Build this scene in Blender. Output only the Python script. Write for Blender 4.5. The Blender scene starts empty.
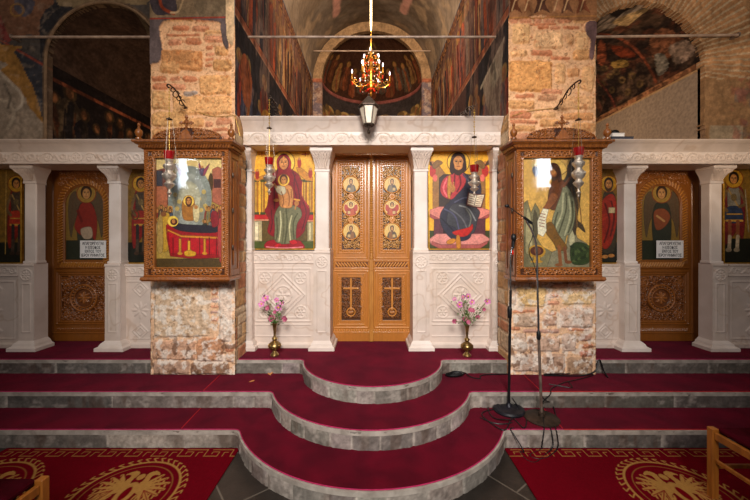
import bpy, math, random
import numpy as np
from mathutils import Vector, Matrix
random.seed(7)
C = bpy.context.scene.collection
PI = math.pi
F, CX, CY, EH = 340.0, 372.0, 240.0, 1.65          # focal length in px, vanishing point, eye height
Z3, Z2, Z1 = 0.43, 0.287, 0.143                     # platform, second tread, lowest tread
def P(x, y, Y): return Vector(((x-CX)*Y/F, Y, EH+(CY-y)*Y/F))
def G(x, y, z=0.0):                                 # point on a level surface of height z
    Y = (EH-z)*F/(y-CY); return Vector(((x-CX)*Y/F, Y, z))
def lin(c):
    if isinstance(c, str):
        c = c.lstrip('#'); c = [int(c[i:i+2], 16)/255 for i in (0, 2, 4)]
    return tuple((v/12.92 if v <= .04045 else ((v+.055)/1.055)**2.4) for v in c)
# ---------------------------------------------------------------- noise
_rt = np.random.RandomState(3).rand(256, 256)
def vn(x, y, seed=0):
    x = np.asarray(x, float)+seed*17.31; y = np.asarray(y, float)+seed*7.77
    xi = np.floor(x).astype(int); yi = np.floor(y).astype(int)
    fx = x-xi; fy = y-yi; fx = fx*fx*(3-2*fx); fy = fy*fy*(3-2*fy)
    a = _rt[xi % 256, yi % 256]; b = _rt[(xi+1) % 256, yi % 256]
    c = _rt[xi % 256, (yi+1) % 256]; d = _rt[(xi+1) % 256, (yi+1) % 256]
    return (a*(1-fx)+b*fx)*(1-fy)+(c*(1-fx)+d*fx)*fy
def fbm(x, y, seed=0, o=4):
    t = 0; a = .5; s = 0
    for i in range(o):
        t = t+a*vn(x*2**i, y*2**i, seed+i*3); s += a; a *= .55
    return t/s
def sstep(a, b, x):
    t = np.clip((x-a)/(b-a), 0, 1); return t*t*(3-2*t)
def smooth_poly(pts, n=5, closed=True):
    pts = [np.array(p, float) for p in pts]; m = len(pts); out = []
    rng = range(m) if closed else range(m-1)
    for i in rng:
        if closed: p0, p1, p2, p3 = pts[i-1], pts[i], pts[(i+1) % m], pts[(i+2) % m]
        else: p0, p1, p2, p3 = pts[max(i-1, 0)], pts[i], pts[i+1], pts[min(i+2, m-1)]
        for k in range(n):
            t = k/n
            out.append(.5*((2*p1)+(-p0+p2)*t+(2*p0-5*p1+4*p2-p3)*t*t+(-p0+3*p1-3*p2+p3)*t**3))
    if not closed: out.append(pts[-1])
    return out
# ---------------------------------------------------------------- linking
WL = {}
def link(o, parent=None):
    C.objects.link(o)
    if parent is not None:
        o.parent = parent
        o.location = -WL.get(parent.name, Vector((0, 0, 0))) if parent.name in WL else Vector((0, 0, 0))
        # a sub-part hangs under a part that already sits at minus the base
    return o
def thing(name, loc, label=None, cat=None, group=None):
    o = bpy.data.objects.new(name, None); C.objects.link(o)
    o.location = Vector(loc); WL[o.name] = Vector(loc); o.empty_display_size = .1
    if label: tag(o, label, cat, group)
    return o
def tag(o, label=None, cat=None, group=None, kind=None):
    if label: o['label'] = label
    if cat: o['category'] = cat
    if group: o['group'] = group
    if kind: o['kind'] = kind
    return o
def copy_tree(o, parent=None):
    c = o.copy(); C.objects.link(c)
    if parent is not None: c.parent = parent
    for ch in list(o.children): copy_tree(ch, c)
    return c
def mirror_x(o, about=0.0):                           # mirrored twin of a thing: mirrored mesh data, same placement rules
    c = o.copy(); C.objects.link(c)
    def rec(src, dst):
        if src.type == 'MESH':
            me = src.data.copy(); me.transform(Matrix.Scale(-1, 4, (1, 0, 0))); me.flip_normals(); dst.data = me
        dst.location.x = -src.location.x
        for ch in list(src.children):
            d = ch.copy(); C.objects.link(d); d.parent = dst; rec(ch, d)
    rec(o, c); c.location.x = 2*about-o.location.x
    return c
def place_mesh(me, name, mat, parent):
    for m in (mat if isinstance(mat, (list, tuple)) else [mat]): me.materials.append(m)
    o = bpy.data.objects.new(name, me)
    if parent is None:
        n = len(me.vertices); co = np.empty(n*3); me.vertices.foreach_get('co', co); co = co.reshape(-1, 3)
        b = Vector(((co[:, 0].min()+co[:, 0].max())/2, (co[:, 1].min()+co[:, 1].max())/2, co[:, 2].min()))
        co = co-np.array(b); me.vertices.foreach_set('co', co.ravel()); C.objects.link(o); o.location = b; me.update(); WL[o.name] = b
        return o
    return link(o, parent)
# ---------------------------------------------------------------- solid builder
class MB:
    def __init__(s): s.v = []; s.f = []; s.m = []; s.mi = 0
    def add(s, vs, fs):
        b = len(s.v); s.v += [tuple(v) for v in vs]; s.f += [tuple(i+b for i in f) for f in fs]; s.m += [s.mi]*len(fs); return s
    def box(s, x0, x1, y0, y1, z0, z1, bev=0.0):
        if bev <= 0 or min(x1-x0, y1-y0, z1-z0) < 2.2*bev:
            vs = [(x, y, z) for z in (z0, z1) for y in (y0, y1) for x in (x0, x1)]
            return s.add(vs, [(0, 2, 3, 1), (4, 5, 7, 6), (0, 1, 5, 4), (2, 6, 7, 3), (0, 4, 6, 2), (1, 3, 7, 5)])
        vs = []; idx = {}
        for a, (z, zs) in enumerate(((z0, 1), (z1, -1))):
            for b, (y, ys) in enumerate(((y0, 1), (y1, -1))):
                for c, (x, xs) in enumerate(((x0, 1), (x1, -1))):
                    for ax in range(3):
                        q = [x+xs*bev, y+ys*bev, z+zs*bev]; q[ax] = (x, y, z)[ax]
                        idx[(a, b, c, ax)] = len(vs); vs.append(q)
        I = lambda c, b, a, ax: idx[(a, b, c, ax)]
        fs = []
        for c in (0, 1):
            f = [I(c, 0, 0, 0), I(c, 0, 1, 0), I(c, 1, 1, 0), I(c, 1, 0, 0)]; fs.append(f if c == 0 else f[::-1])
        for b in (0, 1):
            f = [I(0, b, 0, 1), I(1, b, 0, 1), I(1, b, 1, 1), I(0, b, 1, 1)]; fs.append(f if b == 0 else f[::-1])
        for a in (0, 1):
            f = [I(0, 0, a, 2), I(0, 1, a, 2), I(1, 1, a, 2), I(1, 0, a, 2)]; fs.append(f if a == 0 else f[::-1])
        for b in (0, 1):
            for a in (0, 1):
                f = [I(0, b, a, 1), I(1, b, a, 1), I(1, b, a, 2), I(0, b, a, 2)]; fs.append(f if (a+b) % 2 == 1 else f[::-1])
        for c in (0, 1):
            for a in (0, 1):
                f = [I(c, 0, a, 0), I(c, 1, a, 0), I(c, 1, a, 2), I(c, 0, a, 2)]; fs.append(f if (a+c) % 2 == 0 else f[::-1])
        for c in (0, 1):
            for b in (0, 1):
                f = [I(c, b, 0, 0), I(c, b, 1, 0), I(c, b, 1, 1), I(c, b, 0, 1)]; fs.append(f if (b+c) % 2 == 1 else f[::-1])
        for a in (0, 1):
            for b in (0, 1):
                for c in (0, 1):
                    f = [I(c, b, a, 0), I(c, b, a, 1), I(c, b, a, 2)]; fs.append(f if (a+b+c) % 2 == 0 else f[::-1])
        return s.add(vs, fs)
    def rings(s, rings, cap=True, close=True):
        n = len(rings[0]); vs = [p for r in rings for p in r]; fs = []
        for k in range(len(rings)-1):
            for i in range(n if close else n-1):
                j = (i+1) % n; fs.append((k*n+i, k*n+j, (k+1)*n+j, (k+1)*n+i))
        if cap: fs.append(tuple(range(n))[::-1]); fs.append(tuple((len(rings)-1)*n+i for i in range(n)))
        return s.add(vs, fs)
    def tube(s, pts, r, n=8, cap=True, sm=0):
        if sm: pts = smooth_poly(pts, sm, False)
        pts = [Vector(p) for p in pts]; m = len(pts)
        rr = [r]*m if not isinstance(r, (list, tuple)) else [r[min(int(i*len(r)/m), len(r)-1)] for i in range(m)]
        up = None; rg = []
        for i, p in enumerate(pts):
            t = (pts[min(i+1, m-1)]-pts[max(i-1, 0)])
            if t.length < 1e-9: t = Vector((0, 0, 1))
            t.normalize()
            if up is None: up = Vector((0, 0, 1)) if abs(t.z) < .9 else Vector((0, 1, 0))
            a = t.cross(up)
            if a.length < 1e-4: a = t.cross(Vector((1, 0, 0)))
            a.normalize(); b = a.cross(t).normalized(); up = b
            rg.append([p+(a*math.cos(2*PI*k/n)+b*math.sin(2*PI*k/n))*rr[i] for k in range(n)])
        return s.rings(rg, cap)
    def lathe(s, prof, c, n=20, ax='z', ph=0, sq=1.0):
        rg = []
        for r, h in prof:
            ring = []
            for k in range(n):
                a = 2*PI*k/n+ph; ring.append(Vector((c[0]+r*math.cos(a), c[1]+r*sq*math.sin(a), c[2]+h)))
            rg.append(ring)
        return s.rings(rg)
    def ball(s, c, r, n=10, sq=(1, 1, 1)):
        prof = [(max(r*math.sin(PI*i/n), 1e-5), -r*math.cos(PI*i/n)) for i in range(n+1)]
        b = len(s.v); s.lathe(prof, (0, 0, 0), n+2)
        for i in range(b, len(s.v)): v = s.v[i]; s.v[i] = (c[0]+v[0]*sq[0], c[1]+v[1]*sq[1], c[2]+v[2]*sq[2])
        return s
    def prism(s, poly, axis, a, b):                   # extrude a 2-D outline along an axis
        n = len(poly)
        def q(p, t): return {'y': (p[0], t, p[1]), 'x': (t, p[0], p[1]), 'z': (p[0], p[1], t)}[axis]
        vs = [q(p, a) for p in poly]+[q(p, b) for p in poly]
        fs = [tuple(range(n)), tuple(range(2*n-1, n-1, -1))]+[(i, i+n, (i+1) % n+n, (i+1) % n) for i in range(n)]
        return s.add(vs, fs)
    def torus(s, c, R, r, ax='z', n=18, m=6, a0=0, a1=2*PI):
        pts = []
        for k in range(n+1):
            a = a0+(a1-a0)*k/n; u, v = R*math.cos(a), R*math.sin(a)
            pts.append({'z': (c[0]+u, c[1]+v, c[2]), 'y': (c[0]+u, c[1], c[2]+v), 'x': (c[0], c[1]+u, c[2]+v)}[ax])
        return s.tube(pts, r, m)
    def build(s, name, mat, parent=None, smooth=True, angle=35):
        me = bpy.data.meshes.new(name); me.from_pydata(s.v, [], s.f); me.update()
        o = place_mesh(me, name, mat, parent)
        if any(s.m): me.polygons.foreach_set('material_index', s.m)
        import bmesh
        bm = bmesh.new(); bm.from_mesh(me); bmesh.ops.recalc_face_normals(bm, faces=bm.faces)
        if smooth:
            for f in bm.faces: f.smooth = True
            ca = math.radians(angle)
            for e in bm.edges:
                if len(e.link_faces) == 2 and e.calc_face_angle(0) > ca: e.smooth = False
        bm.to_mesh(me); bm.free(); me.update()
        return o
# ---------------------------------------------------------------- painted / carved sheets
class Cv:
    """A dense sheet over (u, v) with a colour and a relief height per vertex."""
    def __init__(s, u0, u1, v0, v1, step, col, org=None):
        nu = max(2, int(round(abs(u1-u0)/step))+1); nv = max(2, int(round(abs(v1-v0)/step))+1)
        s.u = np.linspace(u0, u1, nu); s.w = np.linspace(v0, v1, nv)
        s.U, s.V = np.meshgrid(s.u, s.w); s.C = np.zeros(s.U.shape+(3,)); s.C[:] = lin(col)
        s.H = np.zeros(s.U.shape); s.K = np.ones(s.U.shape, bool); s.org = org; s.step = step; s.ol = 0
    def t(s, p):
        if s.org is None: return (p[0], p[1])
        if callable(s.org): return s.org(p)
        return (s.org[0]+p[0]/s.org[2], s.org[1]+p[1]/s.org[-1])
    def k(s): return 2.0/(s.org[2]+s.org[-1]) if isinstance(s.org, tuple) else 1.0
    def _box(s, x0, x1, y0, y1):
        a = slice(*np.searchsorted(s.u, [x0, x1])) if s.u[-1] > s.u[0] else slice(None)
        b = slice(*np.searchsorted(s.w, [y0, y1])) if s.w[-1] > s.w[0] else slice(None)
        return (b, a)
    def _put(s, ix, m, col, h, a, add=False):
        if col is not None:
            c = np.array(lin(col) if isinstance(col, str) else col); sub = s.C[ix]; mm = (m*a)[..., None]; s.C[ix] = sub*(1-mm)+c*mm
        if h is not None:
            sub = s.H[ix]
            if add: s.H[ix] = sub+h*m
            else: s.H[ix] = np.where(m > .01, sub*(1-m)+h*m, sub)
    def inpoly(s, ix, P_):
        U, V = s.U[ix], s.V[ix]; r = np.zeros(U.shape, bool); n = len(P_)
        for i in range(n):
            x1, y1 = P_[i-1]; x2, y2 = P_[i]
            if y1 == y2: continue
            c = ((y1 > V) != (y2 > V)) & (U < (x2-x1)*(V-y1)/(y2-y1)+x1); r ^= c
        return r
    def poly(s, pts, col=None, h=None, sm=True, a=1.0, add=False):
        q = [s.t(p) for p in pts]
        if sm: q = smooth_poly(q, 4)
        q = np.array(q); ix = s._box(q[:, 0].min()-s.step, q[:, 0].max()+s.step, q[:, 1].min()-s.step, q[:, 1].max()+s.step)
        if s.U[ix].size: s._put(ix, s.inpoly(ix, q).astype(float), col, h, a, add)
        if s.ol and col is not None:
            o_, s.org = s.org, None; c_ = np.array(lin(col))*.38+np.array([.010, .004, .002]); s.line(list(q)+[q[0]], s.ol, c_, a=.75); s.org = o_
        return s
    def rect(s, x0, y0, x1, y1, col=None, h=None, a=1.0, add=False):
        return s.poly([(x0, y0), (x1, y0), (x1, y1), (x0, y1)], col, h, False, a, add)
    def ell(s, cx, cy, rx, ry, col=None, h=None, rot=0, a=1.0, dome=False, ring=None, add=False):
        c = s.t((cx, cy)); k = s.k(); rx *= k; ry *= k; R = max(rx, ry)+s.step
        ix = s._box(c[0]-R, c[0]+R, c[1]-R, c[1]+R); U, V = s.U[ix]-c[0], s.V[ix]-c[1]
        if not U.size: return s
        cr, sr = math.cos(rot), math.sin(rot); x = U*cr+V*sr; y = -U*sr+V*cr
        d = np.sqrt((x/rx)**2+(y/ry)**2); e = s.step/min(rx, ry)*.6
        m = 1-sstep(1-e, 1+e, d)
        if ring is not None: m = m*sstep(ring-e, ring+e, d)
        if dome and h is not None:
            hh = h*np.sqrt(np.clip(1-d*d, 0, 1)); s.H[ix] = np.where(m > .3, (np.maximum(s.H[ix], hh) if not add else s.H[ix]+hh), s.H[ix]); h = None
        s._put(ix, m, col, h, a, add)
        return s
    def line(s, pts, w, col=None, h=None, sm=False, a=1.0, flat=False, base=0.0):
        q = [s.t(p) for p in pts]; w = w*s.k()
        if sm: q = smooth_poly(q, 5, False)
        q = np.array(q); r = w/2
        ix = s._box(q[:, 0].min()-r-s.step, q[:, 0].max()+r+s.step, q[:, 1].min()-r-s.step, q[:, 1].max()+r+s.step)
        U, V = s.U[ix], s.V[ix]
        if not U.size: return s
        D = np.full(U.shape, 1e9)
        for i in range(len(q)-1):
            ax, ay = q[i]; bx, by = q[i+1]; dx, dy = bx-ax, by-ay; L = dx*dx+dy*dy
            if L < 1e-14: continue
            t = np.clip(((U-ax)*dx+(V-ay)*dy)/L, 0, 1); D = np.minimum(D, (U-ax-t*dx)**2+(V-ay-t*dy)**2)
        D = np.sqrt(D); m = 1-sstep(r-.5*s.step, r+.5*s.step, D)
        if h is not None:
            hh = base+(h*m if flat else h*np.sqrt(np.clip(1-(D/(r+.3*s.step))**2, 0, 1)))
            s.H[ix] = np.where(m > .02, np.maximum(s.H[ix], hh) if h > 0 else np.minimum(s.H[ix], hh), s.H[ix])
        s._put(ix, m, col, None, a)
        return s
    def noise(s, amp, sc, seed=0, asp=1.0, rgb=(1, 1, 1)):
        n = (fbm(s.U/sc, s.V/sc*asp, seed)-.5)*2*amp
        s.C = np.clip(s.C*(1+n[..., None]*np.array(rgb)), 0, 1); return s
    def blotch(s, col, thr, sc, seed=0, asp=1.0, soft=.05, a=1.0, mask=None):
        m = sstep(thr-soft, thr+soft, fbm(s.U/sc, s.V/sc*asp, seed))*a
        if mask is not None: m = m*mask
        s.C = s.C*(1-m[..., None])+np.array(lin(col))*m[..., None]; return s
    def bump(s, amp, sc, seed=0, asp=1.0): s.H = s.H+(fbm(s.U/sc, s.V/sc*asp, seed)-.5)*2*amp; return s
    def build(s, name, mp, mat, parent=None, thick=None, smooth=True):
        nv, nu = s.U.shape; N = nu*nv
        co = mp(s.U, s.V, s.H); co = np.stack([np.broadcast_to(c, s.U.shape) for c in co], -1).reshape(-1, 3)
        col = s.C.reshape(-1, 3); idx = np.arange(N).reshape(nv, nu)
        a, b, c, d = idx[:-1, :-1], idx[:-1, 1:], idx[1:, 1:], idx[1:, :-1]
        q = np.stack([a, b, c, d], -1).reshape(-1, 4)
        if not s.K.all(): kk = s.K.reshape(-1); q = q[kk[q].all(1)]
        # front normal must look to +h
        p0, p1, p3 = co[q[0][0]], co[q[0][1]], co[q[0][3]]; nrm = np.cross(p1-p0, p3-p0)
        hv = mp(s.U[:1, :1], s.V[:1, :1], s.H[:1, :1]+1.0); hv = np.array([float(np.ravel(x)[0]) for x in hv])-co[0]
        if nrm.dot(hv) < 0: q = q[:, ::-1]
        faces = [q]; nf = len(q)
        if thick:
            bk = mp(s.U, s.V, np.full(s.U.shape, -thick)); bk = np.stack([np.broadcast_to(x, s.U.shape) for x in bk], -1).reshape(-1, 3)
            e = np.concatenate([q[:, [0, 1]], q[:, [1, 2]], q[:, [2, 3]], q[:, [3, 0]]]); key = np.sort(e, 1); key = key[:, 0]*N+key[:, 1]
            _, inv, cnt = np.unique(key, return_inverse=True, return_counts=True); be = e[cnt[inv] == 1]
            used = np.unique(be); mp2 = np.full(N, -1); mp2[used] = N+np.arange(len(used))
            co = np.concatenate([co, bk[used]]); col = np.concatenate([col, col[used]])
            faces.append(np.stack([be[:, 1], be[:, 0], mp2[be[:, 0]], mp2[be[:, 1]]], -1))
            # back sheet: coarse grid of the kept area if rectangular
            if s.K.all():
                cr = [idx[0, 0], idx[0, -1], idx[-1, -1], idx[-1, 0]]; f = mp2[np.array(cr)]
                faces.append((f if nrm.dot(hv) < 0 else f[::-1])[None, :])
        q = np.concatenate(faces); used = np.unique(q); rm = np.full(len(co), -1); rm[used] = np.arange(len(used)); co = co[used]; col = col[used]; q = rm[q]
        me = bpy.data.meshes.new(name); me.vertices.add(len(co)); me.vertices.foreach_set('co', co.astype(np.float32).ravel())
        me.loops.add(q.size); me.loops.foreach_set('vertex_index', q.astype(np.int32).ravel())
        me.polygons.add(len(q)); me.polygons.foreach_set('loop_start', np.arange(0, q.size, 4, dtype=np.int32))
        sm = np.zeros(len(q), bool); sm[:nf] = smooth; me.polygons.foreach_set('use_smooth', sm)
        at = me.color_attributes.new('Col', 'FLOAT_COLOR', 'POINT')
        at.data.foreach_set('color', np.concatenate([col, np.ones((len(col), 1))], 1).astype(np.float32).ravel())
        me.update(calc_edges=True); me.validate()
        return place_mesh(me, name, mat, parent)
def facing(Y): return lambda U, V, H: ((U-CX)*Y/F, Y-H, EH+(CY-V)*Y/F)   # a sheet facing the nave, authored in px of its plane
def flatY(Y): return lambda U, V, H: (U, Y-H, V)                         # the same in metres
# ---------------------------------------------------------------- materials
def nmat(name):
    m = bpy.data.materials.new(name); m.use_nodes = True; nt = m.node_tree
    return m, nt, nt.nodes['Principled BSDF'], nt.nodes, nt.links
def bump(nt, bs, scale, strength, dist=.01, detail=6, stretch=None):
    N, L = nt.nodes, nt.links
    n = N.new('ShaderNodeTexNoise'); n.inputs['Scale'].default_value = scale; n.inputs['Detail'].default_value = detail
    tc = N.new('ShaderNodeTexCoord')
    if stretch:
        mp = N.new('ShaderNodeMapping'); mp.inputs['Scale'].default_value = stretch; L.new(tc.outputs['Object'], mp.inputs[0]); L.new(mp.outputs[0], n.inputs['Vector'])
    else: L.new(tc.outputs['Object'], n.inputs['Vector'])
    b = N.new('ShaderNodeBump'); b.inputs['Strength'].default_value = strength; b.inputs['Distance'].default_value = dist
    L.new(n.outputs[0], b.inputs['Height']); L.new(b.outputs[0], bs.inputs['Normal']); return n
def M_attr(name, rough=.7, bs_=60, bst=.2, vary=.25, spec=.3, metal=0, coat=0, stretch=None):
    m, nt, bs, N, L = nmat(name)
    at = N.new('ShaderNodeAttribute'); at.attribute_name = 'Col'
    n = bump(nt, bs, bs_, bst, .004, stretch=stretch)
    mr = N.new('ShaderNodeMapRange'); mr.inputs['To Min'].default_value = 1-vary; mr.inputs['To Max'].default_value = 1+vary
    L.new(n.outputs[0], mr.inputs[0])
    mx = N.new('ShaderNodeVectorMath'); mx.operation = 'SCALE'; L.new(at.outputs['Color'], mx.inputs[0]); L.new(mr.outputs[0], mx.inputs['Scale'])
    L.new(mx.outputs[0], bs.inputs['Base Color'])
    bs.inputs['Roughness'].default_value = rough; bs.inputs['Specular IOR Level'].default_value = spec; bs.inputs['Metallic'].default_value = metal
    bs.inputs['Coat Weight'].default_value = coat; bs.inputs['Coat Roughness'].default_value = .12
    return m
def M_two(name, c1, c2, scale=5, rough=.6, metal=0, bst=.2, bsc=40, spec=.4, stretch=None, coat=0, lo=.35, hi=.65):
    m, nt, bs, N, L = nmat(name)
    bump(nt, bs, bsc, bst, .004, stretch=stretch)
    n = N.new('ShaderNodeTexNoise'); n.inputs['Scale'].default_value = scale; n.inputs['Detail'].default_value = 6; n.inputs['Distortion'].default_value = .4
    tc = N.new('ShaderNodeTexCoord'); mp = N.new('ShaderNodeMapping'); mp.inputs['Scale'].default_value = stretch or (1, 1, 1)
    L.new(tc.outputs['Object'], mp.inputs[0]); L.new(mp.outputs[0], n.inputs['Vector'])
    r = N.new('ShaderNodeValToRGB'); r.color_ramp.elements[0].position = lo; r.color_ramp.elements[1].position = hi
    r.color_ramp.elements[0].color = lin(c1)+(1,); r.color_ramp.elements[1].color = lin(c2)+(1,)
    L.new(n.outputs[0], r.inputs[0]); L.new(r.outputs[0], bs.inputs['Base Color'])
    bs.inputs['Roughness'].default_value = rough; bs.inputs['Metallic'].default_value = metal; bs.inputs['Specular IOR Level'].default_value = spec
    bs.inputs['Coat Weight'].default_value = coat; bs.inputs['Coat Roughness'].default_value = .15
    return m
def M_emit(name, c, st):
    m, nt, bs, N, L = nmat(name); bs.inputs['Base Color'].default_value = lin(c)+(1,)
    bs.inputs['Emission Color'].default_value = lin(c)+(1,); bs.inputs['Emission Strength'].default_value = st; return m
def M_glass(name, tint=(1, 1, 1), refl=1.0, rough=.02):
    m, nt, bs, N, L = nmat(name); N.remove(bs)
    out = [x for x in N if x.type == 'OUTPUT_MATERIAL'][0]
    t = N.new('ShaderNodeBsdfTransparent'); t.inputs[0].default_value = tuple(tint)+(1,)
    g = N.new('ShaderNodeBsdfGlossy'); g.inputs['Roughness'].default_value = rough
    fr = N.new('ShaderNodeFresnel'); fr.inputs['IOR'].default_value = 1.5
    ge = N.new('ShaderNodeNewGeometry'); mi = N.new('ShaderNodeMapRange'); mi.inputs['To Min'].default_value = 1.5; mi.inputs['To Max'].default_value = 1/1.5; L.new(ge.outputs['Backfacing'], mi.inputs[0]); L.new(mi.outputs[0], fr.inputs['IOR'])
    mx = N.new('ShaderNodeMixShader'); L.new(fr.outputs[0], mx.inputs[0]); L.new(t.outputs[0], mx.inputs[1]); L.new(g.outputs[0], mx.inputs[2]); L.new(mx.outputs[0], out.inputs[0])
    return m
paintM = M_attr('icon_paint', .45, 90, .15, .14, .4)
frescoM = M_attr('fresco_plaster', .9, 25, .5, .55, .1)
plasterM = M_attr('vault_plaster', .85, 14, .5, .35, .2)
masonM = M_attr('rubble_masonry', .92, 45, .9, .45, .15)
stepM = M_attr('step_stone', .75, 40, .6, .45, .3)
marbleC = M_attr('carved_marble', .5, 9, .25, .16, .4)
marbleM = M_two('marble', '#dacabd', '#ecdfd5', 3.5, .45, bst=.12, bsc=30, lo=.3, hi=.6)
woodC = M_attr('carved_oak', .38, 14, .3, .22, .5, coat=.2, stretch=(6, 6, .6))
woodD = M_attr('carved_dark_oak', .4, 14, .3, .25, .5, coat=.2, stretch=(6, 6, .6))
oakM = M_two('honey_oak', '#a86b2c', '#c4873e', 9, .35, bst=.15, stretch=(5, 5, .5), coat=.2)
caseM = M_two('walnut_brown_wood', '#74401a', '#965824', 9, .35, bst=.15, stretch=(5, 5, .5), coat=.3)
caseC = M_attr('carved_walnut', .35, 14, .3, .22, .5, coat=.3, stretch=(4, 4, 1))
darkwoodM = M_two('dark_door_wood', '#7a4414', '#96591e', 9, .4, bst=.15, stretch=(5, 5, .5), coat=.2)
carpetM = M_two('crimson_carpet', '#42000c', '#5e0216', 4, .95, bst=.7, bsc=350, spec=.05)
carpetM.node_tree.nodes['Principled BSDF'].inputs['Sheen Weight'].default_value = .12
carpetM.node_tree.nodes['Principled BSDF'].inputs['Sheen Tint'].default_value = (1, .2, .35, 1)
rugM = M_attr('woven_rug', .95, 300, .6, .25, .05)
edgeM = M_two('magenta_binding', '#a01048', '#b4205c', 30, .8)
edgeR = M_two('red_binding', '#a00a18', '#b81020', 30, .8)
ironM = M_two('iron', '#6a5a50', '#8c7a6c', 20, .5, .6)
railM = M_two('painted_tie_rod', '#9c8474', '#c0aa98', 14, .5, .3)
blackM = M_two('black_plastic', '#08080a', '#121215', 30, .45)
baseM = M_two('cast_base', '#15151a', '#24242c', 20, .4, .3)
bronzeM = M_two('old_bronze', '#3a3028', '#54443a', 20, .45, .7)
chromeM = M_two('chrome', '#b0b0b4', '#d0d0d4', 10, .2, 1)
silverM = M_two('chased_silver', '#c4b8a8', '#ece2d4', 60, .42, .8, bst=.8, bsc=120)
brassM = M_two('brass', '#b07828', '#e0ac50', 30, .28, .95)
vaseM = M_two('aged_brass', '#7a6038', '#b89a62', 14, .3, .9, bst=.3, bsc=60)
goldM = M_two('gold_frame', '#a87a20', '#d0a040', 20, .35, .7)
redgM = M_two('red_glass', '#74060c', '#a81018', 10, .08, spec=.9, bst=0, coat=.6); glassM = M_glass('clear_glass', rough=.06)
frostM = M_two('frosted_glass', '#d8c8b0', '#f0e4cc', 10, .35)
rubyM = M_two('ruby_bead', '#c01810', '#e83020', 10, .15, spec=.8)
crystM = M_two('crystal_bead', '#e0dcd4', '#ffffff', 10, .08, spec=1)
cordM = M_two('gold_chain', '#b89040', '#d8b860', 40, .4, .6)
steelC = M_two('thin_silver_chain', '#8c8074', '#a89c90', 40, .4, .6)
paperM = M_two('white_paper', '#ece8e4', '#f6f4f0', 10, .7)
inkM = M_two('black_ink', '#101018', '#181820', 10, .7)
seatM = M_two('dark_red_cushion', '#38040e', '#480616', 10, .95, spec=.05)
chairM = M_two('orange_beech', '#8e541c', '#a86624', 8, .45, stretch=(4, 4, .6), coat=.2)
leafM = M_two('green_leaf', '#3c5a28', '#5c7c3c', 20, .6)
stemM = M_two('dry_stem', '#6a6038', '#80784c', 20, .6)
pinkM = M_two('pink_petal', '#c860a0', '#e498c8', 40, .6)
rosyM = M_two('dusky_pink_petal', '#a04060', '#c86c88', 40, .6)
yolkM = M_two('yellow_stamen', '#e0b020', '#f0cc40', 40, .6)
slateM = None
# ================================================================ SETTING
def struct(o): o['kind'] = 'structure'; return o
XB, XO, YP, YW = 1.39, 2.25, 3.44, 3.7               # pier inner / outer faces, pier front, nave east wall
# ---- nave floor of dark slate slabs
m, nt, bs, N, L = nmat('slate_slabs'); slateM = m
tc = N.new('ShaderNodeTexCoord'); br = N.new('ShaderNodeTexBrick'); br.inputs['Scale'].default_value = 1.0
br.inputs['Brick Width'].default_value = .52; br.inputs['Row Height'].default_value = .38; br.inputs['Mortar Size'].default_value = .006
br.inputs['Color1'].default_value = lin('#231e1a')+(1,); br.inputs['Color2'].default_value = lin('#312a25')+(1,); br.inputs['Mortar'].default_value = lin('#5c554c')+(1,)
mpn = N.new('ShaderNodeMapping'); mpn.inputs['Rotation'].default_value = (0, 0, .9); L.new(tc.outputs['Object'], mpn.inputs[0]); L.new(mpn.outputs[0], br.inputs['Vector'])
nz = N.new('ShaderNodeTexNoise'); nz.inputs['Scale'].default_value = 9; nz.inputs['Detail'].default_value = 8; L.new(tc.outputs['Object'], nz.inputs['Vector'])
mr = N.new('ShaderNodeMapRange'); mr.inputs['To Min'].default_value = .4; mr.inputs['To Max'].default_value = 1.6; L.new(nz.outputs[0], mr.inputs[0])
sc_ = N.new('ShaderNodeVectorMath'); sc_.operation = 'SCALE'; L.new(br.outputs['Color'], sc_.inputs[0]); L.new(mr.outputs[0], sc_.inputs['Scale']); L.new(sc_.outputs[0], bs.inputs['Base Color'])
bs.inputs['Roughness'].default_value = .38; bs.inputs['Specular IOR Level'].default_value = .5
bp = N.new('ShaderNodeBump'); bp.inputs['Strength'].default_value = .5; bp.inputs['Distance'].default_value = .01; L.new(nz.outputs[0], bp.inputs['Height']); L.new(bp.outputs[0], bs.inputs['Normal'])
struct(MB().box(-6, 6, -4, 9.6, -.12, 0).build('floor', slateM, smooth=False))
# ---- the three tiers of the steps
TIERS = [(Z1, 0.0, 2.700, 1.181, 3.223, -.005, 'trim_1'), (Z2, Z1, 3.055, .950, 3.379, -.008, 'trim_2'), (Z3, Z2, 3.475, .708, 3.534, .004, 'trim_3')]
def front_path(Yl, r, Yc, xc, rf=.07, x0=-5.0, x1=5.0, off=0.0):
    """plan outline of a tier front: straight, fillet, round apron, fillet, straight (left to right)"""
    Yl = Yl+off; r = r-off; rf = rf+off*.0
    # concave fillet tangent to the line y=Yl (from below) and to the circle (outside)
    fy = Yl-rf; d = r+rf; dy = fy-Yc; dx = math.sqrt(max(d*d-dy*dy, 1e-6))
    ca = math.atan2(dy, dx)                              # direction from circle centre to right fillet centre
    pts = []
    R_ = [];
    for k in range(7):                                   # right fillet: from the circle contact to the line
        a0 = ca+PI; a1 = PI/2
        a = a0+(a1-a0)*k/6; R_.append((xc+dx+rf*math.cos(a), fy+rf*math.sin(a)))
    arc = []
    a_s = PI-ca; n = 44; a_e = ca
    start = -PI-ca if True else 0
    for k in range(n+1):
        a = (-PI-ca)+(ca-(-PI-ca))*k/n; arc.append((xc+r*math.cos(a), Yc+r*math.sin(a)))
    Lf = [(2*xc-p[0], p[1]) for p in R_][::-1]
    return [(x0, Yl)]+Lf+arc[1:-1]+R_+[(x1, Yl)]
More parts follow.
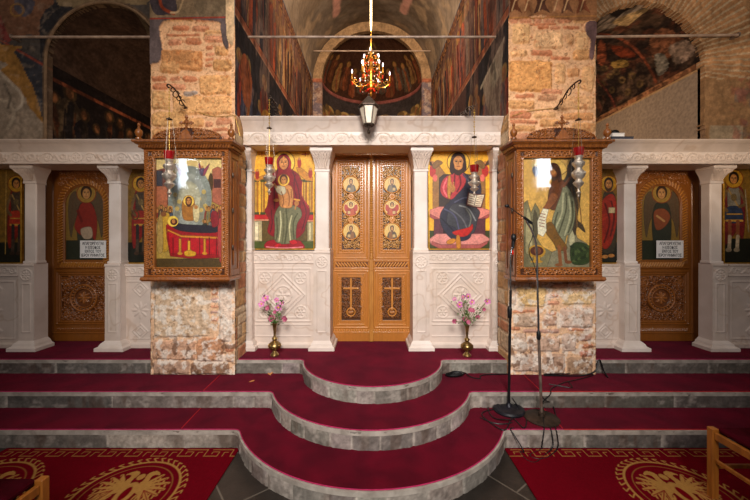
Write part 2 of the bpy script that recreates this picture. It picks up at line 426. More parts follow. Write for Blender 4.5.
def resample(pts, step):
    pts = [np.array(p) for p in pts]; d = [0]
    for i in range(1, len(pts)): d.append(d[-1]+float(np.linalg.norm(pts[i]-pts[i-1])))
    n = int(d[-1]/step)+1; s = np.linspace(0, d[-1], n); q = np.array(pts)
    return s, np.stack([np.interp(s, d, q[:, 0]), np.interp(s, d, q[:, 1])], -1)
def tier(zt, zb, Yl, r, Yc, xc, name, seed):
    path = front_path(Yl, r, Yc, xc); s, q = resample(path, .011)
    t = np.gradient(q, axis=0); t /= np.linalg.norm(t, axis=1)[:, None]; nrm = np.stack([t[:, 1], -t[:, 0]], -1)
    top = zt-.008; cv = Cv(s[0], s[-1], zb, top, .011, '#8b8177'); cv.u = s; nv = len(cv.w)
    cv.U, cv.V = np.meshgrid(s, cv.w); cv.C = np.zeros(cv.U.shape+(3,)); cv.C[:] = lin('#8c837b'); cv.H = np.zeros(cv.U.shape); cv.K = np.ones(cv.U.shape, bool)
    # blocks: long slabs along the straight runs, small setts round the apron
    rs = np.random.RandomState(seed); x = 0; js = []
    mid = s[-1]/2; half = (r*1.25+.35)
    while x < s[-1]:
        js.append(x); x += rs.uniform(.15, .30) if abs(x-mid) < half+.1 else rs.uniform(.45, 1.1)
    slab_h = .018; zj = top-slab_h
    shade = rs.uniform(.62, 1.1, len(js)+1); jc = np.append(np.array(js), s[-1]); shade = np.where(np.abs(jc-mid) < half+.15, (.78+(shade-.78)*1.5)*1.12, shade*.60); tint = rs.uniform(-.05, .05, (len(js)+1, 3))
    k = np.searchsorted(js, s+.004*np.sin(s*40)) % len(shade)
    face = cv.V < zj
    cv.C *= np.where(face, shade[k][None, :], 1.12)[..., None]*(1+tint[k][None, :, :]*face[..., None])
    for j in js[1:]:
        dd = np.abs(s-j-.004)[None, :]; mk = (1-sstep(.004, .012, dd))*face
        cv.H -= .007*mk; cv.C = cv.C*(1-.6*mk[..., None])+np.array(lin('#b9afa3'))*.6*mk[..., None]
    mk = 1-sstep(.003, .009, np.abs(cv.V-zj)); cv.H -= .002*mk
    cv.H += np.where(face, 0, .002)
    cv.noise(.5, .07, seed+1).noise(.35, .015, seed+2)
    cv.blotch('#5c544c', .60, .30, seed+3, 1, .12, .45); cv.blotch('#b4aaa0', .66, .08, seed+4, 1.6, .08, .4); cv.blotch('#4c3426', .64, .12, seed+7, .3, .06, .45)
    cv.bump(.006, .08, seed+5).bump(.004, .02, seed+6)
    qx = q[:, 0][None, :]; qy = q[:, 1][None, :]; nx = nrm[:, 0][None, :]; ny = nrm[:, 1][None, :]
    o = struct(cv.build(name, lambda U, V, H: (qx+nx*H, qy+ny*H, V), stepM))
    # top of the tier behind the nosing (mostly under carpet)
    P2 = front_path(Yl, r, Yc, xc, off=-.004); top_poly = P2+[(5, 8.9 if zt == Z3 else Yl+.9), (-5, 8.9 if zt == Z3 else Yl+.9)]
    b = MB(); b.prism(top_poly, 'z', top-.03, top)
    tp = b.build(name+'_tread', stepM2, o, smooth=False); tp.location = -WL[o.name]
    return o
stepM2 = M_two('tread_stone', '#8d847a', '#b0a79c', 12, .7, bst=.5, bsc=60)
for i, T in enumerate(TIERS): tier(*T, seed=20+i*11)
# ---- carpets fitted on the treads
def carpet_piece(poly, z, label, grp=None, edge=None, em=edgeM):
    b = MB(); b.prism(poly, 'z', z-.008, z); o = b.build('step_carpet', carpetM, smooth=False)
    tag(o, label, 'carpet', grp)
    if edge:
        e = MB(); e.tube([(p[0], p[1], z-.003) for p in edge], .0038, 6); ob = e.build('carpet_binding', em, o); ob.location = -WL[o.name]
    return o
SEAM = 1.525
def clip_front(T, off, xa, xb):
    s, q = resample(front_path(*T[2:6], off=off), .02)
    q = [tuple(p) for p in q if xa < p[0] < xb]
    return q
nm = {0: 'lowest', 1: 'middle'}
for i in (0, 1):
    T = TIERS[i]; nx = TIERS[i+1]
    f = clip_front(T, .012, -SEAM, SEAM); yb = nx[2]+.01
    f = [(-SEAM, T[2]+.012)]+f+[(SEAM, T[2]+.012)]
    bk = [p for p in clip_front(nx, .012, -SEAM, SEAM)][::-1]
    carpet_piece(f+[(SEAM, yb)]+bk+[(-SEAM, yb)], T[0], 'crimson carpet with magenta edge on the rounded centre of the %s step' % nm[i], edge=f)
    for sgn, w in ((-1, 'left'), (1, 'right')):
        xa, xb = sorted((sgn*(SEAM+.004), sgn*5))
        carpet_piece([(xa, T[2]+.012), (xb, T[2]+.012), (xb, nx[2]+.01), (xa, nx[2]+.01)], T[0]-.001,
                     'straight crimson carpet strip on the %s step, to the %s of the rounded centre' % (nm[i], w),
                     edge=[(xa, T[2]+.012), (xb, T[2]+.012)], em=edgeM if sgn < 0 else edgeR)
        if i == 0 or True:
            e = MB(); e.tube([(sgn*SEAM, T[2]+.02, T[0]), (sgn*(SEAM+.01), nx[2]-.01, T[0])], .004, 5)
            tag(e.build('carpet_seam', edgeR), 'red seam cord between centre and %s carpet on the %s step' % (w, nm[i]), 'carpet seam')
T = TIERS[2]; f = clip_front(T, .012, -XB+.02, XB-.02); f = [(-XB+.02, T[2]+.012)]+f+[(XB-.02, T[2]+.012)]
carpet_piece(f+[(XB-.02, 4.35), (-XB+.02, 4.35)], Z3, 'crimson carpet on the top platform before the royal doors', edge=f)
for sgn, w in ((-1, 'left'), (1, 'right')):
    xa, xb = sorted((sgn*(XO+.01), sgn*5)); e = [(xa, T[2]+.012), (xb, T[2]+.012)]
    carpet_piece(e+[(xb, 4.35), (xa, 4.35)], Z3, 'crimson carpet on the top platform before the %s side door' % w, edge=e)
# ---- rugs on the nave floor
def rug(x0, x1, cx, others, label):
    cv = Cv(x0, x1, 1.5, 2.685, .005, '#660212'); cv.noise(.12, .2, 5)
    g = '#a87c40'; g2 = '#8c5c2c'
    def fret(y0, y1):
        w = .2; h = y1-y0; n = int((x1-x0)/w)+1; m_ = .02
        for i in range(n):
            a = x0+i*w
            cv.line([(a, y0), (a+.10, y0), (a+.10, y0+h*.66), (a+.05, y0+h*.66), (a+.05, y0+h*.36)], .006, g)
            cv.line([(a+.20, y1), (a+.04, y1)], .006, g); cv.line([(a+.20, y1), (a+.20, y0)], .006, g); cv.line([(a+.14, y0), (a+.14, y0+h*.6), (a+.17, y0+h*.6)], .006, g)
    fret(2.583, 2.662)
    def medal(cx, cy, R):
        for k in range(40):
            a = 2*PI*k/40; cv.line([(cx+R*1.02*math.cos(a), cy+R*1.02*math.sin(a)), (cx+R*1.13*math.cos(a+.09), cy+R*1.13*math.sin(a+.09)), (cx+R*1.14*math.cos(a+.02), cy+R*1.14*math.sin(a+.02))], .009, g)
        cv.ell(cx, cy, R*1.02, R*1.02, g, ring=.955); cv.ell(cx, cy, R*.86, R*.86, g2, ring=.975)
        # double-headed eagle
        ix = (slice(None), slice(None))
        r = R*.8
        for sg in (-1, 1):
            cv.poly([(cx, cy+.1*r), (cx+sg*.15*r, cy+.45*r), (cx+sg*.12*r, cy+.75*r), (cx+sg*.3*r, cy+.86*r), (cx+sg*.48*r, cy+.7*r), (cx+sg*.3*r, cy+.68*r), (cx+sg*.3*r, cy+.4*r), (cx+sg*.2*r, cy)], g)
            for k in range(7):
                a = .95-k*.3; L_ = r*(.95-.05*abs(k-2))
                bx, by = cx+sg*.16*r, cy+.12*r
                ex, ey = bx+sg*L_*.82*math.cos(a), by+L_*.82*math.sin(a)
                cv.line([(bx, by), ((bx+ex)/2+sg*.03*r, (by+ey)/2+.08*r), (ex, ey)], .085*r, g, sm=True)
                for q in range(4): fx, fy = bx+(ex-bx)*(.4+.17*q), by+(ey-by)*(.4+.17*q); cv.line([(fx, fy), (fx+sg*.02*r+.05*r*math.sin(a), fy-.12*r)], .045*r, g)
                cv.line([(bx+sg*.25*r, by), (ex, ey)], .012*r*2, '#7a1018')
            cv.line([(cx+sg*.08*r, cy-.2*r), (cx+sg*.25*r, cy-.6*r), (cx+sg*.4*r, cy-.7*r)], .08*r, g, sm=True)
        cv.ell(cx, cy, .22*r, .42*r, g); cv.ell(cx, cy, .1*r, .25*r, '#6c020f'); 
        for k in (-2, -1, 0, 1, 2): cv.line([(cx, cy-.3*r), (cx+k*.1*r, cy-.9*r)], .07*r, g)
        cv.ell(cx, cy+.62*r, .1*r, .12*r, g)
    for c in [cx]+others: medal(c, 2.20, .315)
    cv.noise(.18, .01, 9)
    o = cv.build('patterned_rug', lambda U, V, H: (U, V, .008+H), rugM, thick=.007)
    tag(o, label, 'rug'); return o
rug(-2.88, -1.045, -1.60, [-2.62], 'red rug with gold key border and eagle medallions, left of the rounded steps')
rug(1.045, 3.2, 2.02, [3.05], 'red rug with gold key border and eagle medallion, right of the rounded steps')
# ---- piers of rubble masonry
def masonry(cv, stones, mortar, seed, depth=.022, r=3.0, warp=1.6):
    """stones: (x0,y0,x1,y1,colour[,kind]) in cv author units (px). raises each one out of the mortar"""
    sc = 1/(F/YP)
    wx = (fbm(cv.U/9, cv.V/9, seed)-.5)*2*warp; wy = (fbm(cv.U/9, cv.V/9, seed+4)-.5)*2*warp
    U = cv.U+wx; V = cv.V+wy
    cv.C[:] = lin(mortar); cv.noise(.22, 7, seed+1)
    rs = np.random.RandomState(seed)
    for st in stones:
        x0, y0, x1, y1, c = st[:5]; a = st[5] if len(st) > 5 else 1.0
        cx_, cy_ = (x0+x1)/2, (y0+y1)/2; hx, hy = (x1-x0)/2, (y1-y0)/2; rr = min(r, hx*.9, hy*.9)
        qx = np.abs(U-cx_)-hx+rr; qy = np.abs(V-cy_)-hy+rr
        d = np.sqrt(np.maximum(qx, 0)**2+np.maximum(qy, 0)**2)+np.minimum(np.maximum(qx, qy), 0)-rr
        m = 1-sstep(-.5, .5, d); hgt = depth*a*.7*sstep(0, 2.4, -d)
        n1 = fbm(cv.U/4, cv.V/4, seed+rs.randint(50)); n2 = fbm(cv.U/1.6, cv.V/1.6, seed+rs.randint(50))
        cc = np.array(lin(c))[None, None, :]*(.62+.76*n1[..., None])*(.8+.4*n2[..., None])
        cv.C = cv.C*(1-m[..., None])+cc*m[..., None]
        cv.H = np.maximum(cv.H, hgt*(.6+.8*n1))
    cv.bump(.006, 5, seed+9).bump(.004, 1.7, seed+10)
    return cv
def fill_stones(x0, y0, x1, y1, cols, seed, hmin=5, hmax=12, wmin=8, wmax=26):
    rs = np.random.RandomState(seed); out = []; y = y0
    while y < y1-2:
        h = min(rs.uniform(hmin, hmax), y1-y); x = x0
        while x < x1-2:
            w = min(rs.uniform(wmin, wmax), x1-x)
            out.append((x+.7, y+.7, x+w-.7, y+h-.7, cols[rs.randint(len(cols))])); x += w
        y += h
    return out
BR = '#bc8260'; BR2 = '#c49070'; ST = '#d0aa7c'; ST2 = '#c29868'; GR = '#a8977e'
left_st = [(172, 26, 190, 31, BR), (192, 26, 209, 32, BR2), (166, 34, 200, 36.5, BR), (168, 39, 181, 45.5, BR2), (185, 38, 201, 45, BR), (204, 36, 224, 43, BR2), (205, 30, 222, 34, ST),
 (161, 50, 203, 71, '#bd8c5c', 1.3), (160, 62, 180, 74, ST2), (206, 46, 213, 50, BR), (206, 53, 215, 56, BR2), (206, 58, 214, 61, BR), (205, 64, 213, 67, BR), (215, 46, 228, 56, ST2), (213, 60, 232, 71, '#b89060', 1.2),
 (152, 77, 167, 82, BR), (170, 77, 181, 81, BR2), (183, 76, 197, 82, BR), (152, 83.5, 169, 90, BR), (170, 84, 186, 90, BR2), (199, 75, 231, 95, '#cfa470', 1.3),
 (152, 91, 169, 110, '#c4a070', 1.2), (183, 91, 197, 96, '#9c948c'), (173, 96, 232, 115, '#cda472', 1.2), (152, 112, 185, 127, '#c6a06c', 1.2), (188, 118, 204, 127, ST2), (205, 121, 214, 127, BR2), (213, 128, 229, 132, BR), (216, 118, 232, 125, BR2), (152, 129, 176, 139, ST2), (178, 130, 210, 140, ST), (212, 134, 232, 141, BR2),
 (154, 284, 210, 337, '#c4ac8c', 1.3), (211, 286, 218, 290, BR2), (211, 292, 220, 296, BR), (211, 298, 219, 302, '#b09080'), (211, 305, 219, 308, BR2), (211, 311, 219, 314, '#b09080'), (210, 318, 218, 322, BR2), (219, 284, 232, 342, '#cfbca6', 1.3),
 (152, 340, 196, 360, '#c09a7c', 1.4), (197, 338, 224, 361, '#b98a66', 1.5), (225, 344, 234, 352, BR), (153, 361, 190, 375, '#a98c74', 1.3), (191, 362, 229, 375, '#8a6c54', 1.4), (226, 353, 235, 362, '#b8987c')]
right_st = [(530, 23, 556, 25.5, BR), (537, 25.5, 549, 29, BR), (550, 26, 561, 30, BR2), (563, 26, 580, 29, BR), (512, 24, 530, 44, '#d4b080', 1.2), (533, 32, 563, 49, '#d6b48a', 1.2), (566, 33, 574, 45, '#c09c74'), (575, 31, 589, 56, '#d2b084'),
 (509, 50, 527, 57, ST), (530, 50, 553, 56, BR), (550, 56, 571, 59.5, BR), (573, 50, 590, 60, ST2), (509, 61, 552, 92, '#c89860', 1.5), (555, 63, 566, 84, ST), (567, 68, 580, 77, '#c09468'), (582, 66, 594, 92, ST),
 (515, 94, 534, 98, BR), (537, 95, 557, 101, '#b48c6c'), (540, 89, 562, 94, BR2), (509, 100, 534, 109, ST2), (560, 96, 594, 110, '#cfa87c'), (509, 111, 531, 119, BR), (533, 112, 556, 118, ST), (510, 120, 538, 124, BR), (540, 119, 560, 127, ST2), (562, 113, 594, 120, '#c89868'), (572, 122, 596, 132, ST2), (509, 126, 536, 132, ST2), (510, 134, 540, 141, BR2), (543, 130, 570, 141, ST),
 (511, 285, 516, 306, '#bfa68c'), (517, 286, 546, 307, '#d0b078', 1.3), (549, 282, 590, 286, '#b48c74'), (548, 294, 558, 298, BR), (548, 301, 560, 305, BR2), (562, 292, 592, 305, '#cdb080', 1.3), (512, 310, 535, 313, BR), (546, 312, 556, 315, BR), (560, 307, 593, 328, '#c2aa94', 1.5), (513, 314, 540, 327, '#b8a086', 1.2), (543, 316, 557, 326, '#b09078'),
 (511, 327, 521, 331, BR), (524, 329, 560, 333, '#b08c78'), (568, 328, 590, 331, BR), (513, 333, 527, 352, '#c0a890'), (528, 336, 560, 352, '#b89c84', 1.3), (562, 334, 576, 352, '#bda894', 1.3), (579, 334, 592, 341, '#a8806c'), (581, 344, 594, 349, BR), (579, 351, 593, 357, '#a87058'), (513, 354, 540, 372, '#b8a08a', 1.3), (542, 354, 565, 374, '#a88c74'), (567, 358, 593, 375, '#a08468', 1.2)]
def pier(side, stones, xl, xr, seed):
    m1 = '#cfae84'
    cv = Cv(xl, xr, -24, 374.5, .62, m1)
    extra = fill_stones(xl, -24, xr, 24, [ST, ST2, BR2], seed)+fill_stones(xl, 142, xr, 282, [ST, ST2, BR], seed+1)
    masonry(cv, [e+(.6,) for e in extra]+stones, '#d4b08a', seed); cv.C = cv.C*np.array([1.05, .96, .92])
    # lower mortar is greyer; colours here also lightened against the case's shade
    lo = sstep(270, 290, cv.V)[..., None]; cv.C = cv.C*(1-lo)+cv.C*np.array([1.12, 1.18, 1.28])*lo
    cv.blotch('#ece4d8', .56, 5, seed+20, 1, .06, .6, sstep(270, 290, cv.V)); cv.blotch('#70503c', .66, 6, seed+22, 1, .04, .8, sstep(325, 345, cv.V))
    cv.blotch('#8a6848', .70, 2.2, seed+24, 1, .03, .7); cv.blotch('#a65c2c', .68, 2.6, seed+25, 1, .04, .45, 1-sstep(260, 270, cv.V))
    # plastered fresco remnant at the head of the pier
    def fres(pts, col):
        cv.poly(pts, col, h=.02, sm=True)
    if side < 0:
        fres([(140, -30), (240, -30), (236, 6), (230, 8), (229, 48), (224, 45), (221, 30), (216, 22), (164, 22), (163, 50), (160, 62), (153, 64), (140, 66)], '#5c5050')
        cv.poly([(148, -30), (228, -30), (228, 17), (150, 19)], '#7c6850', sm=False)
        cv.poly([(150, -10), (172, -10), (178, 12), (168, 16), (155, 14)], '#3c3438'); cv.line([(160, -10), (163, 8), (175, 15)], 3, '#843820', sm=True); cv.line([(186, -5), (180, 12), (172, 14)], 2, '#b09470', sm=True)
        cv.poly([(196, -10), (226, -10), (226, 16), (200, 16)], '#6c5c48'); cv.line([(150, 20), (228, 18.5)], 1.4, '#8c3424')
        cv.poly([(228, -20), (236, -20), (234, 40), (230, 44), (227, 30)], '#d8b890', .018)
    else:
        fres([(500, -30), (604, -30), (600, 17), (560, 20), (540, 15), (508, 18)], '#8a6040')
        for x, w_, c_ in ((514, 7, '#5c3420'), (527, 4, '#7a4c30'), (541, 8, '#4c3024'), (556, 5, '#94684a'), (566, 6, '#5c3c2c'), (582, 7, '#70402a')): cv.poly([(x-w_, 15), (x-w_*.6, 4), (x-w_, -6), (x-1, -14), (x+w_*.7, -5), (x+w_*.4, 5), (x+w_, 14), (x, 11)], c_); cv.ell(x+1, -2, 3, 4, '#a07c58'); cv.line([(x-3, 12), (x+2, -4)], 1.2, '#b8946c')
        cv.poly([(586, 23), (596, 23), (595, 40), (592, 60), (588, 56), (590, 42), (585, 34)], '#685050', .018); cv.line([(509, 19), (600, 17)], 1.3, '#a07040')
    fr = (cv.H >= .0175) & (cv.V < 66)
    n = (fbm(cv.U/3, cv.V/6, seed+30)*.5+fbm(cv.U/8, cv.V/12, seed+31)*.9)[..., None]; cv.C = np.where(fr[..., None], cv.C*(.1+1.25*n), cv.C)
    # outline of the pier slightly irregular
    xo = 2.2*(fbm(cv.V/9, cv.V*0+3, seed+40)-.5)*2
    o = cv.build('pillar_left' if side < 0 else 'pillar_right', lambda U, V, H: ((U-CX)*YP/F, YP-H, EH+(CY-V)*YP/F), masonM)
    struct(o)
    # flanks of the pier
    z0, z1 = 0.2, EH+(CY+24)*YP/F
    for xs, nm_ in ((( xl-CX)*YP/F, 'outer'), ((xr-CX)*YP/F, 'inner')):
        c2 = Cv(YP, 3.72 if nm_ == ('inner' if side < 0 else 'outer') else 4.7, z0, 2.93 if nm_ == ('inner' if side < 0 else 'outer') else z1, .012, '#c4ab8c'); cols = [ST, ST2, BR, BR2, '#c8b090']
        st2 = [(a, b, c, d, e, .6) for (a, b, c, d, e) in fill_stones(YP, z0, 4.7, z1, cols, seed+7, 2.08, 2.2, 2.15, 2.4)]
        rs = np.random.RandomState(seed); y = z0
        while y < z1:
            h = rs.uniform(.08, .2); x = YP-.1
            while x < 4.7: w_ = rs.uniform(.12, .35); c2.rect(x+.008, y+.008, x+w_-.008, y+h-.008, cols[rs.randint(5)], .010); x += w_
            y += h
        c2.noise(.35, .05, seed).bump(.006, .05, seed)
        sgn = -1 if xs == min((xl-CX)*YP/F, (xr-CX)*YP/F) else 1
        fo = c2.build('flank', lambda U, V, H, xs=xs, sgn=sgn: (xs+sgn*(H-.005), U, V), masonM, o); fo.location = -WL[o.name]
pier(-1, left_st, 151, 235, 51); pier(1, right_st, 508.5, 595.5, 77)
# ---- frescoes
PAL = ['#5a2a1c', '#7a3a24', '#3a3236', '#8c6a48', '#6a5a50', '#9a4a30', '#2c2a30', '#a07a50', '#74443a']
def figure(cv, x, z, h, rs, pal=PAL, halo='#84683e'):
    w = h*.16
    c1, c2 = pal[rs.randint(len(pal))], pal[rs.randint(len(pal))]
    j = lambda s: rs.uniform(-s, s)
    cv.poly([(x-w*1.0+j(w*.3), z), (x-w*.9, z+h*.5), (x-w*1.1, z+h*.7), (x-w*.4, z+h*.84), (x+w*.4, z+h*.84), (x+w*1.1, z+h*.7), (x+w*.9, z+h*.5), (x+w*1.1+j(w*.3), z)], c1)
    cv.poly([(x-w*.5, z), (x-w*.2, z+h*.75), (x+w*.4, z+h*.8), (x+w*.2+j(w*.3), z+h*.02)], c2)
    for k in range(3): cv.line([(x+j(w), z), (x+j(w*.6), z+h*.7)], w*.14, pal[rs.randint(len(pal))])
    cv.ell(x, z+h*.92, w*.62, w*.62, halo); cv.ell(x, z+h*.92, w*.34, w*.42, '#8a5a38')
def side_fresco(sgn, seed):
    rs = np.random.RandomState(seed); z0, z1 = 2.3, 5.4
    cv = Cv(YP+.02, 8.0, z0, z1, .0125, '#2a2628')
    cv.poly([(3.4, 4.04), (8.1, 4.04), (8.1, 5.25), (3.4, 5.25)], '#6a4a3c', sm=False)
    for k in range(26): figure(cv, YP+.1+k*.18+rs.uniform(-.04, .04), 4.05+rs.uniform(-.02, .02), rs.uniform(.8, 1.15), rs)
    cv.noise(.5, .35, seed+8, .6)
    for k in range(16): figure(cv, YP+.15+k*.3+rs.uniform(-.08, .08), 2.75+rs.uniform(-.2, .1), rs.uniform(.75, 1.05), rs, ['#7a3020', '#8a5a28', '#4a4a50', '#5a3028', '#3a3a48', '#8c3a28', '#706050'])
    cv.rect(3.4, 3.96, 8.1, 4.05, '#8c5038'); cv.line([(3.4, 3.955), (8.1, 3.955)], .012, '#c09070'); cv.line([(3.4, 4.05), (8.1, 4.05)], .012, '#2c1c18')
    cv.rect(3.4, 5.2, 8.1, 5.4, '#3a2218')
    for k in range(30):
        y = 3.5+k*.155; cv.ell(y, 5.3, .06, .08, '#8c5c30', ring=.6); cv.line([(y-.06, 5.22), (y+.06, 5.25)], .02, '#94683c')
    if sgn > 0:
        cv.poly([(3.62, 3.75), (4.3, 3.62), (4.15, 3.3), (3.95, 3.0), (3.7, 3.0)], '#857a68', sm=False); cv.line([(3.6, 3.77), (4.35, 3.6)], .05, '#a09480')
    else:
        cv.poly([(3.6, 3.5), (3.75, 3.7), (3.95, 3.5), (3.9, 3.2), (3.7, 3.15)], '#8a4a2c'); cv.ell(4.55, 3.15, .28, .22, '#a0702c')
    cv.noise(.5, .12, seed+1, .4); cv.noise(.5, .03, seed+2, .4); cv.blotch('#8c7468', .60, .14, seed+3, .3, .06, .4); cv.blotch('#1c181c', .60, .10, seed+4, .4, .05, .6); cv.blotch('#5c4038', .55, .3, seed+6, .4, .08, .5)
    return struct(cv.build('wall_bema_left' if sgn < 0 else 'wall_bema_right', lambda U, V, H: (sgn*(XB+.005)-sgn*H, U, V), frescoM))
side_fresco(-1, 5); side_fresco(1, 16)
# barrel vault of the sanctuary
cv = Cv(0, PI, YP, 8.0, .03, '#746658'); cv.noise(.35, .5, 3, 1).noise(.3, .12, 8, 1)
cv.blotch('#5c4c3c', .55, .7, 31, 1, .08, .6); cv.blotch('#9c8468', .62, .35, 32, 1, .05, .6)
for a in (1.02, PI-1.02): cv.line([(a, 4.6), (a+.05, 5.6), (a-.02, 6.6), (a+.04, 7.4)], .13, '#c89484', sm=True, a=.85)
cv.noise(.3, .08, 12).bump(.012, .2, 4)
struct(cv.build('ceiling_vault', lambda U, V, H: ((XB-H)*np.cos(U), V, 5.4+(XB-H)*np.sin(U)), plasterM))
# apse: arch ring, cylinder wall, half dome
cv = Cv(-XB-.01, XB+.01, 2.4, 6.85, .014, '#94785a'); cv.noise(.3, .3, 3); rad = np.hypot(cv.U, cv.V-5.4)
low = cv.V < 5.4; cv.K = np.where(low, np.abs(cv.U) > 1.17, (rad > 1.17) & (rad < 1.44))
cv.rect(-1.5, 2.3, 1.5, 5.42, '#86675a'); cv.blotch('#5c5a68', .5, .12, 4, 1, .05, .7, low.astype(float)); cv.blotch('#b09a88', .6, .07, 6, 1, .05, .6, low.astype(float)); cv.rect(-1.5, 5.36, 1.5, 5.44, '#9c6048', .03)
cv.noise(.4, .06, 7)
struct(cv.build('wall_apse_arch', flatY(8.0), frescoM, thick=.12))
cv = Cv(0, PI, 2.4, 5.42, .02, '#3a3230'); rs = np.random.RandomState(4)
for k in range(13): figure(cv, .15+k*.23, 3.3+.15*(k % 2), 1.55, rs, ['#7c6448', '#5a5a5c', '#8c7450', '#5c3828', '#4c4c5c'], '#a88850')
for k in range(16): cv.ell(.12+k*.19, 4.95-.12*(k % 2), .09, .09, '#6c5434')
cv.rect(0, 5.33, PI, 5.42, '#8a5048', .03); cv.noise(.4, .07, 4).noise(.4, .3, 6)
struct(cv.build('wall_apse', lambda U, V, H: ((1.19-H)*np.cos(U), 8.05+(1.19-H)*np.sin(U), V), frescoM))
cv = Cv(0, PI, 0, PI/2, .02, '#40281c')
for k in range(13): figure(cv, .2+k*.23, .08+.1*(k % 2), .55, rs, ['#6a3420', '#7c4428', '#4e4438', '#7c5c34', '#5c3420'], '#8a6830')
cv.ell(PI/2, .85, .32, .45, '#4a3424'); cv.ell(PI/2, 1.05, .2, .2, '#6c5430', ring=.8); cv.noise(.5, .15, 4).noise(.4, .04, 9)
struct(cv.build('ceiling_apse', lambda U, V, H: ((1.19-H)*np.cos(U)*np.cos(V), 8.05+(1.19-H)*np.sin(U)*np.cos(V), 5.42+(1.19-H)*np.sin(V)), frescoM))
# ---- nave east wall with the two side arches
def arch_c(sgn): return (-2.915, .63, 3.60) if sgn < 0 else (2.93, .68, 3.55)
def east_wall(sgn, seed):
    cxa, ra, zs = arch_c(sgn); a, b = sorted((sgn*(XO-.1), sgn*6.0))
    cv = Cv(a, b, 2.58, 4.9, .014, '#4a4440'); U, V = cv.U, cv.V
    r = np.hypot(U-cxa, V-zs)+(fbm(U/.08, V/.08, 3)-.5)*(.03 if sgn > 0 else 0)
    inside = np.where(V < zs, (np.abs(U-cxa)+((fbm(U/.06, V/.06, 3)-.5)*.02 if sgn > 0 else 0) < ra), r < ra); cv.K = ~inside
    if sgn < 0:                                         # fresco with patches of bare plaster
        cv.noise(.25, .3, seed)
        px = lambda x, y: ((x-CX)*YW/F, EH+(CY-y)*YW/F); cv.org = lambda p: px(*p)
        kk = YW/F
        cv.poly([(-200, -60), (20, -40), (22, 20), (8, 42), (-20, 40), (-200, 30)], '#6c3430'); cv.poly([(-10, -30), (40, -20), (56, 10), (50, 42), (30, 34), (14, 40), (2, 20)], '#6a4a38')
        cv.poly([(24, -10), (34, 0), (32, 12), (22, 16), (14, 8), (16, -4)], '#4c4850'); cv.ell(17, 10, 7*kk, 7*kk, '#8c6838', ring=.8)
        cv.poly([(45, 10), (90, -10), (84, 8), (60, 24), (50, 50), (46, 60), (40, 50)], '#2c2a2c')
        cv.poly([(0, 38), (10, 44), (40, 60), (47, 64), (47, 140), (40, 138), (32, 90), (20, 68), (0, 52)], '#35353a')
        cv.line([(-60, 16), (0, 40), (47, 67)], 1.8*kk, '#8c4030')
        cv.poly([(-260, 30), (0, 44), (14, 52), (24, 70), (36, 96), (45, 140), (20, 145), (-260, 150)], '#8a6434')
        cv.poly([(-260, 55), (-14, 60), (0, 72), (10, 84), (20, 92), (27, 104), (26, 145), (-260, 150)], '#857768')
        cv.line([(0, 72), (12, 84), (20, 92), (22, 104), (14, 112)], 3*kk, '#a39686', sm=True); cv.line([(0, 100), (10, 104), (14, 116), (8, 128)], 3*kk, '#a09280', sm=True); cv.line([(4, 84), (10, 96), (8, 108)], 2.5*kk, '#62584e', sm=True)
        cv.poly([(48, -60), (150, -60), (150, 0), (126, 4), (110, 6), (86, 12), (70, 6), (56, 0)], '#7c6a50')
        cv.org = None; rm = 1-sstep(.014, .03, np.abs(r-ra-.015)); rm = np.where(V < zs, 1-sstep(.014, .03, np.abs(np.abs(U-cxa)-ra-.015)), rm)*.8
        cv.C = cv.C*(1-rm[..., None])+np.array(lin('#6a5440'))*rm[..., None]
        cv.blotch('#a08c78', .66, .06, seed+5, 1, .06, .2, (U < -3.2)*1.0); cv.noise(.4, .06, seed+3).bump(.012, .08, seed+4)
    else:                                               # bare brick voussoirs round the arch
        cv.C[:] = lin('#8c6c4c'); ang = np.arctan2(V-zs, U-cxa); ring = (r > ra) & (r < ra+.62) & (V > zs-.15)
        t = ang*26/PI*2.1+(fbm(U/.2, V/.2, 4)-.5)*.5; fr_ = np.abs(t-np.round(t)); mort = (1-sstep(.10, .2, fr_))
        idx = np.round(t+.5).astype(int); sh = (.75+.5*_rt[idx % 256, 3])
        band = np.floor((r-ra)/.3+.3*_rt[idx % 256, 9]).astype(int); sh = sh*(.85+.3*_rt[(idx*7+band) % 256, 5])
        br_ = np.array(lin('#9c7450'))*sh[..., None]; br_ = br_*(1-mort[..., None])+np.array(lin('#a89478'))*mort[..., None]
        cv.C = np.where(ring[..., None], br_, cv.C); cv.H = np.where(ring, .012*(1-mort), 0)
        out = (~ring); st = []
        rs = np.random.RandomState(seed)
        for (x0, y0, x1, y1, c) in fill_stones(a, 2.3, b, 4.9, ['#8c6c4c', '#7a6048', '#96765a', '#9a6c4c', '#8a7a64'], seed, .09, .22, .15, .45):
            x0, y0, x1, y1 = x0-.69, y0-.69, x1+.69, y1+.69
            ms = ((U > x0+.01) & (U < x1-.01) & (V > y0+.01) & (V < y1-.01) & out)
            cv.C = np.where(ms[..., None], np.array(lin(c))*(.8+.4*rs.rand()), cv.C); cv.H = np.where(ms, .012, cv.H)
        cv.blotch('#5a5452', .55, .12, seed+8, 1, .06, .6, (U > 3.95)*(V < 3.4)*1.0); cv.blotch('#8a4c40', .6, .09, seed+11, 1, .05, .5, (U > 3.9)*(V < 3.5)*1.0)
        cv.noise(.4, .04, seed+3).noise(.3, .15, seed+6).bump(.014, .05, seed+4)
    return struct(cv.build('wall_east_left' if sgn < 0 else 'wall_east_right', flatY(YW), frescoM if sgn < 0 else masonM, thick=.08))
east_wall(-1, 61); east_wall(1, 83)
